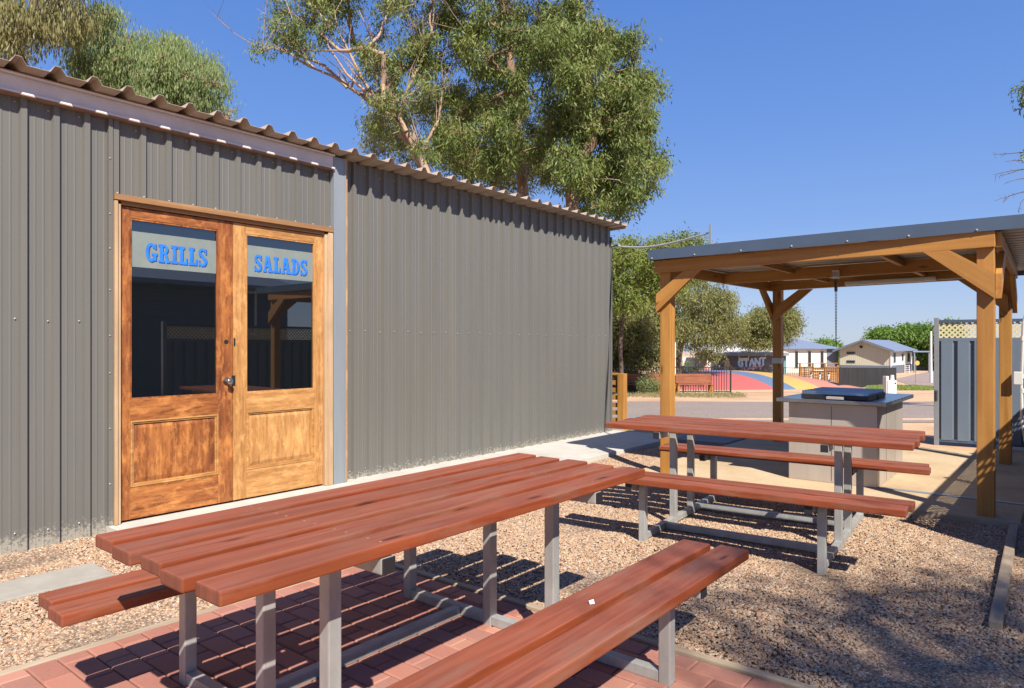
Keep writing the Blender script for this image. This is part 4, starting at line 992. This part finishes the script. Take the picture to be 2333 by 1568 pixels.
# left group
tree('gum_tree','thinner gum tree farther back between the leaning gum and the central gum',tp([(1075,None,0),(1072,420,0),(1050,340,0),(1035,280,0)],25),
     fill([(840,250),(1000,200),(1250,220),(1270,440),(1150,440),(1040,400),(960,370),(850,340)],25,38,62,2,55,.7),M['leaf_ol'],M['bark_dark'],.16,.17,.04,13,26,.17,'tall gum trees behind the shed',bare=20)
tree('gum_tree','brownish drooping gum tree at the far left above the shed roof',tp([(70,None,0),(60,160,0),(30,110,0),(70,40,0),(90,-60,0)],15),
     fill([(-120,-150),(220,-150),(215,30),(150,90),(140,130),(60,140),(-120,120)],15,42,70,1.9,11,.6),M['leaf_br'],M['bark_dark'],.13,.14,.028,22,36,.13,'gum trees left of the sky gap',.85)
tree('gum_tree','grey-green fine-leaved gum tree right of the brownish one',tp([(260,None,0),(250,260,0),(235,160,0),(240,80,0)],17),
     fill([(150,130),(175,60),(225,15),(280,50),(340,110),(325,180),(320,240),(200,190)],17,34,58,1.5,12,.6),M['leaf_gr'],M['bark'],.11,.13,.026,24,38,.13,'gum trees left of the sky gap',.85)
tree('gum_tree','rounded grey-green gum tree beside the open blue sky on the left',tp([(400,None,0),(400,310,0),(405,220,0),(400,150,0)],18),
     fill([(325,120),(385,90),(455,120),(495,180),(480,245),(400,235),(330,190)],18,32,56,1.5,13,.6),M['leaf_gr'],M['bark_pale'],.11,.13,.026,24,38,.13,'gum trees left of the sky gap',.85)
tree('gum_tree','small wispy gum crown peeking over the roof ribs',tp([(515,None,0),(515,300,0),(515,265,0)],22),
     fill([(490,235),(525,228),(545,262),(500,290)],22,18,7,.6,14,.7),M['leaf_gr'],M['bark'],.10,.13,.024,12,22,.1,'gum trees left of the sky gap',.85)
# trees between shed and shelter
tree('gum_tree','bushy yellow-green tree right behind the shed corner',tp([(1412,None,0),(1416,740,0),(1440,650,0),(1480,590,0)],26),
     fill([(1330,600),(1400,565),(1440,545),(1500,545),(1550,535),(1590,560),(1590,620),(1530,660),(1480,700),(1330,700)],26,36,60,2,21,.68),M['leaf_yel'],M['bark_dark'],.09,.16,.042,24,30,.16,'trees across the road',.45)
tree('gum_tree','dark leafy tree filling the low gap beside the shed corner',tp([(1440,None,0),(1440,800,0),(1430,740,0),(1440,700,0)],33),
     fill([(1330,680),(1400,680),(1500,690),(1520,760),(1500,830),(1330,840)],33,32,62,2,22,.66),M['leaf_ol'],M['bark_dark'],.22,.17,.055,22,28,.2,'trees across the road',.6)
tree('gum_tree','spreading olive tree with a slanting dark trunk right of the left post',tp([(1540,None,0),(1548,800,0),(1565,740,0),(1590,680,0),(1610,640,0)],38),
     fill([(1500,660),(1560,640),(1615,640),(1690,700),(1680,760),(1640,785),(1605,815),(1560,812),(1535,780),(1500,730)],38,23,62,2,23,.72),M['leaf_ol'],M['bark_dark'],.2,.18,.055,16,26,.2,'trees across the road',.6)
tree('gum_tree','rounded olive tree behind the far left shelter post',tp([(1770,None,0),(1768,800,0),(1770,740,0),(1770,710,0)],55),
     fill([(1688,755),(1705,722),(1750,704),(1790,700),(1826,728),(1800,756),(1785,776),(1740,784),(1700,780)],55,18,50,2.5,24,.68),M['leaf_ol'],M['bark_dark'],.24,.24,.075,18,26,.28,'trees across the road',.5)
# dense green trees right
for i,(xv,r_) in enumerate(((2010,30),(2055,32),(2100,34),(2150,38))):
    lab=('dense green tree directly behind the cream cabin roof','dense green tree behind the right end of the cabin','dense green tree behind the white pole','dense green tree beside the blue fence end post')[i]
    tree('broad_tree',lab,tp([(xv+5,None,0),(xv+3,815,0),(xv,790,0)],98-i*3),
     fill([(xv-30,800),(xv-24,765-i*3),(xv,755-i*3),(xv+26,762-i*3),(xv+32,800),(xv+20,824 if i>1 else 805),(xv-20,815)],98-i*3,15,26,2,30+i,.6),M['leaf_hedge'],M['bark_dark'],.3,.42,.17,22,22,.45,'dense green trees beyond the cabin',.3)
tree('broad_tree','small green tree in the gap between white house and cabin',tp([(1897,None,0),(1897,830,0),(1897,815,0)],90),
     fill([(1868,790),(1885,782),(1912,795),(1925,835),(1880,835)],90,13,24,2,40,.6),M['leaf_hedge'],M['bark_dark'],.2,.38,.15,20,20,.4,None,.3)
# right edge tree, mostly outside the frame
tree('gum_tree','gum tree at the right picture edge showing a leafy tuft and bare twigs',tp([(2520,None,0),(2500,600,0),(2480,420,0),(2440,300,0)],14),
     [(cw(vlat(x,14),14,vz(y,14)),r_) for x,y,r_ in ((2335,212,.26),(2352,240,.22),(2350,352,.14),(2365,365,.2),(2420,230,.5),(2440,180,.5),(2480,300,.6),(2520,200,.6),(2450,420,.5),(2540,380,.6))],M['leaf'],M['bark_dark'],.14,.12,.03,22,34,.07,None,.5)
g=MB(); o0=cw(vlat(2350,14),14,vz(350,14))
tw=[((2352,345),(2300,350),(2262,352)),((2352,372),(2320,365),(2290,368)),((2355,385),(2310,388),(2262,398)),((2330,385),(2300,395),(2275,402)),((2355,405),(2320,408),(2295,415)),((2360,432),(2320,440),(2265,458)),((2320,440),(2300,446),(2285,462)),((2350,435),(2325,462),(2320,485))]
for p3 in tw:
    q=[cw(vlat(x,14),14,vz(y,14)) for x,y in p3]; g.tube(q,[.010,.007,.003],4,cap=False)
    for _ in range(7):
        s_=q[0].lerp(q[1],rng.uniform(0,1)) if rng.uniform()<.4 else q[1].lerp(q[2],rng.uniform(0,1)); g.tube([s_,s_+Vector(rng.normal(0,.06,3))],[.004,.002],3,cap=False)
et=[o for o in bpy.data.objects if o.get('label','').startswith('gum tree at the right')][0]
MB.build(g,'bare_twigs',M['bark_dark'],et,loc=(-et.location)[:])
# tree behind the viewer that dapples the near gravel
def shade(tx,ty,h): return (tx-SUN.x/SUN.z*-1*h if False else tx+SUN.x/SUN.z*h, ty+SUN.y/SUN.z*h, h)
cl=[]; rr=np.random.default_rng(5)
for (tx,ty,rad,n) in ((4.2,-.1,1.25,30),(3.4,.5,.65,10),(3.0,.0,.9,13),(4.7,.35,.5,7),(5.5,-.7,.8,7),(3.2,1.5,.30,3),(4.0,1.0,.4,4),(3.0,.9,.35,3),(2.2,-.6,.9,8)):
    for k in range(n):
        a=rr.uniform(0,6.28); q=rad*math.sqrt(rr.uniform(0,1)); cl.append((shade(tx+q*math.cos(a),ty+q*math.sin(a)*.8,rr.uniform(8.5,11)),.45))
tree('gum_tree','gum tree outside the picture whose branches dapple the near gravel with shade',[(-3.0,-10.5,0),(-2.9,-10.2,3),(-2.4,-9.4,6),(-1.8,-8.6,8.3)],cl,M['leaf'],M['bark'],.22,.14,.034,9,13,.22,None)
# bushes
def bush(xv,d,w_,h_,leaf,label,L=.1,Wd=.03,n=60,per=30,cat='bush'):
    p=cw(vlat(xv,d),d,tz(d)-.03); T=thing('bush',label,cat,p[:]); g=MB(); tf=[]
    for _ in range(n):
        a=rng.uniform(0,6.28); q=w_*math.sqrt(rng.uniform(0,1)); z=h_*rng.uniform(.15,1)*(1-.4*(q/w_)**2); pt=Vector((q*math.cos(a),q*math.sin(a),z)); g.tube([(0,0,0),(pt.x*.5,pt.y*.5,z*.6),pt],[.02,.01,.004],4,cap=False); tf.append(pt[:])
    g.build('stems',M['bark_dark'],T); leaves('foliage',tf,.1,per,L,Wd,leaf,T,.1)
bush(1483,28.5,.55,.95,M['leaf_gr'],'pale grey-green bush directly left of the shelter left post',.09,.03)
bush(1555,44,1.3,1.7,M['leaf_hedge'],'round bright green bush beyond the jumping pillow by the thin white post',.14,.06,90)
bush(1425,34,1.0,1.5,M['leaf_yel'],'clump of upright light green plants behind the benches',.22,.04,80)
bush(1592,46,.9,1.2,M['leaf_ol'],'small olive bush beside the person in pink',.14,.05)
bush(1470,34.5,.9,1.0,M['leaf_ol'],'low dark bush behind the small timber bench',.12,.05)
# grass patches and dry weeds
def grass(name,label,poly,n,hgt,mat,wd=.012):
    P=[cw(*q) for q in poly]; pts=[]; Q=[(p.x,p.y) for p in P]; xs=[q[0] for q in Q]; ys=[q[1] for q in Q]
    c_,s_=math.cos(-YAW),math.sin(-YAW)
    while len(pts)<n:
        x,y=rng.uniform(min(xs),max(xs)),rng.uniform(min(ys),max(ys))
        if inpoly(x,y,Q): d_=s_*x+c_*y; pts.append((x,y,tz(d_)-.03+hgt*.9))
    stuff(leaves(name,pts,hgt*.5,7,hgt,wd,mat,None,.8),label,'grass')
grass('grass','patch of bright green grass beyond the barbecue',[(vlat(1975,36),36),(vlat(2120,36),36),(vlat(2135,40),40),(vlat(2090,44.5),44.5),(vlat(1975,44.5),44.5)],6500,.09,M['grassblade'],.03)
grass('grass','thin strip of green grass along the far black fence',[(vlat(1830,44),44),(vlat(1912,44),44),(vlat(1912,47),47),(vlat(1830,47),47)],2200,.09,M['grassblade'],.03)
grass('grass','scruffy pale weeds along the verge below the black fence',[(vlat(1400,24.5),24.5),(vlat(1700,24),24),(vlat(1690,29.5),29.5),(vlat(1400,29.5),29.5)],900,.10,M['weed'],.02)
# leaf litter on the gravel
pts=[(rng.uniform(2.95,6.2),rng.normal(.9,.8),.006) for _ in range(260)]
n_=len(pts); me=MB()
for x,y,z in pts:
    a=rng.uniform(0,6.28); l_=rng.uniform(.02,.045); w_=.006; dx,dy=math.cos(a),math.sin(a)
    me.add([(x,y,z),(x+dx*l_*.5-dy*w_,y+dy*l_*.5+dx*w_,z+.006),(x+dx*l_,y+dy*l_,z+.002),(x+dx*l_*.5+dy*w_,y+dy*l_*.5-dx*w_,z+.004)],[(0,1,2,3)])
stuff(me.build('leaf_litter',M['dry'],None),'dry brown leaves strewn over the gravel near the tables','leaf litter')

# ------------------------------------------------ real-world reflectance: bring every base colour to its true level
KF=dict(grey_cladding=.51,white_paint=.8,white_wall=.78,white_roof=.75,white_pipe=.8,gravel_stone=.64,gravel_bed=.45,pale_concrete=.78,cream_lattice=.8,
  gum_leaves=.64,brown_gum_leaves=.75,grey_green_leaves=.82,yellow_green_leaves=.68,olive_leaves=.72,hedge_leaves=.95,grass_blades=.85,
  red_stained_timber=.60,galvanised=1.0,pale_purlin=.95,weathered_sleeper=.95,red_stained_end_grain=.75,honey_treated_pine=.74,clay_paver=.74,dusty_slab=.78,grey_asphalt=.75,pinkish_seal=.75,red_sandy_dirt=1.0,pale_blue_mural_paint=1.1,pink_mural_paint=1.1,tan_mural_paint=1.0,
  red_door_timber_across=.76,red_door_timber_upright=.76,yellow_door_timber_across=.85,yellow_door_timber_upright=.85,blue_lettering=.8,brushed_stainless=.8)
for m in bpy.data.materials:
    if not m.use_nodes: continue
    t=m.node_tree; k=KF.get(m.name,.66)
    for b in [n for n in t.nodes if n.type in ('BSDF_PRINCIPLED','BSDF_TRANSLUCENT')]:
        i=b.inputs[0]
        if i.is_linked:
            src=i.links[0].from_socket; x=t.nodes.new('ShaderNodeMix'); x.data_type='RGBA'; x.blend_type='MULTIPLY'; x.inputs[0].default_value=1
            x.inputs[7].default_value=(k,k,k,1); t.links.new(src,x.inputs[6]); t.links.new(x.outputs[2],i)
        else: c=i.default_value; i.default_value=(c[0]*k,c[1]*k,c[2]*k,1)
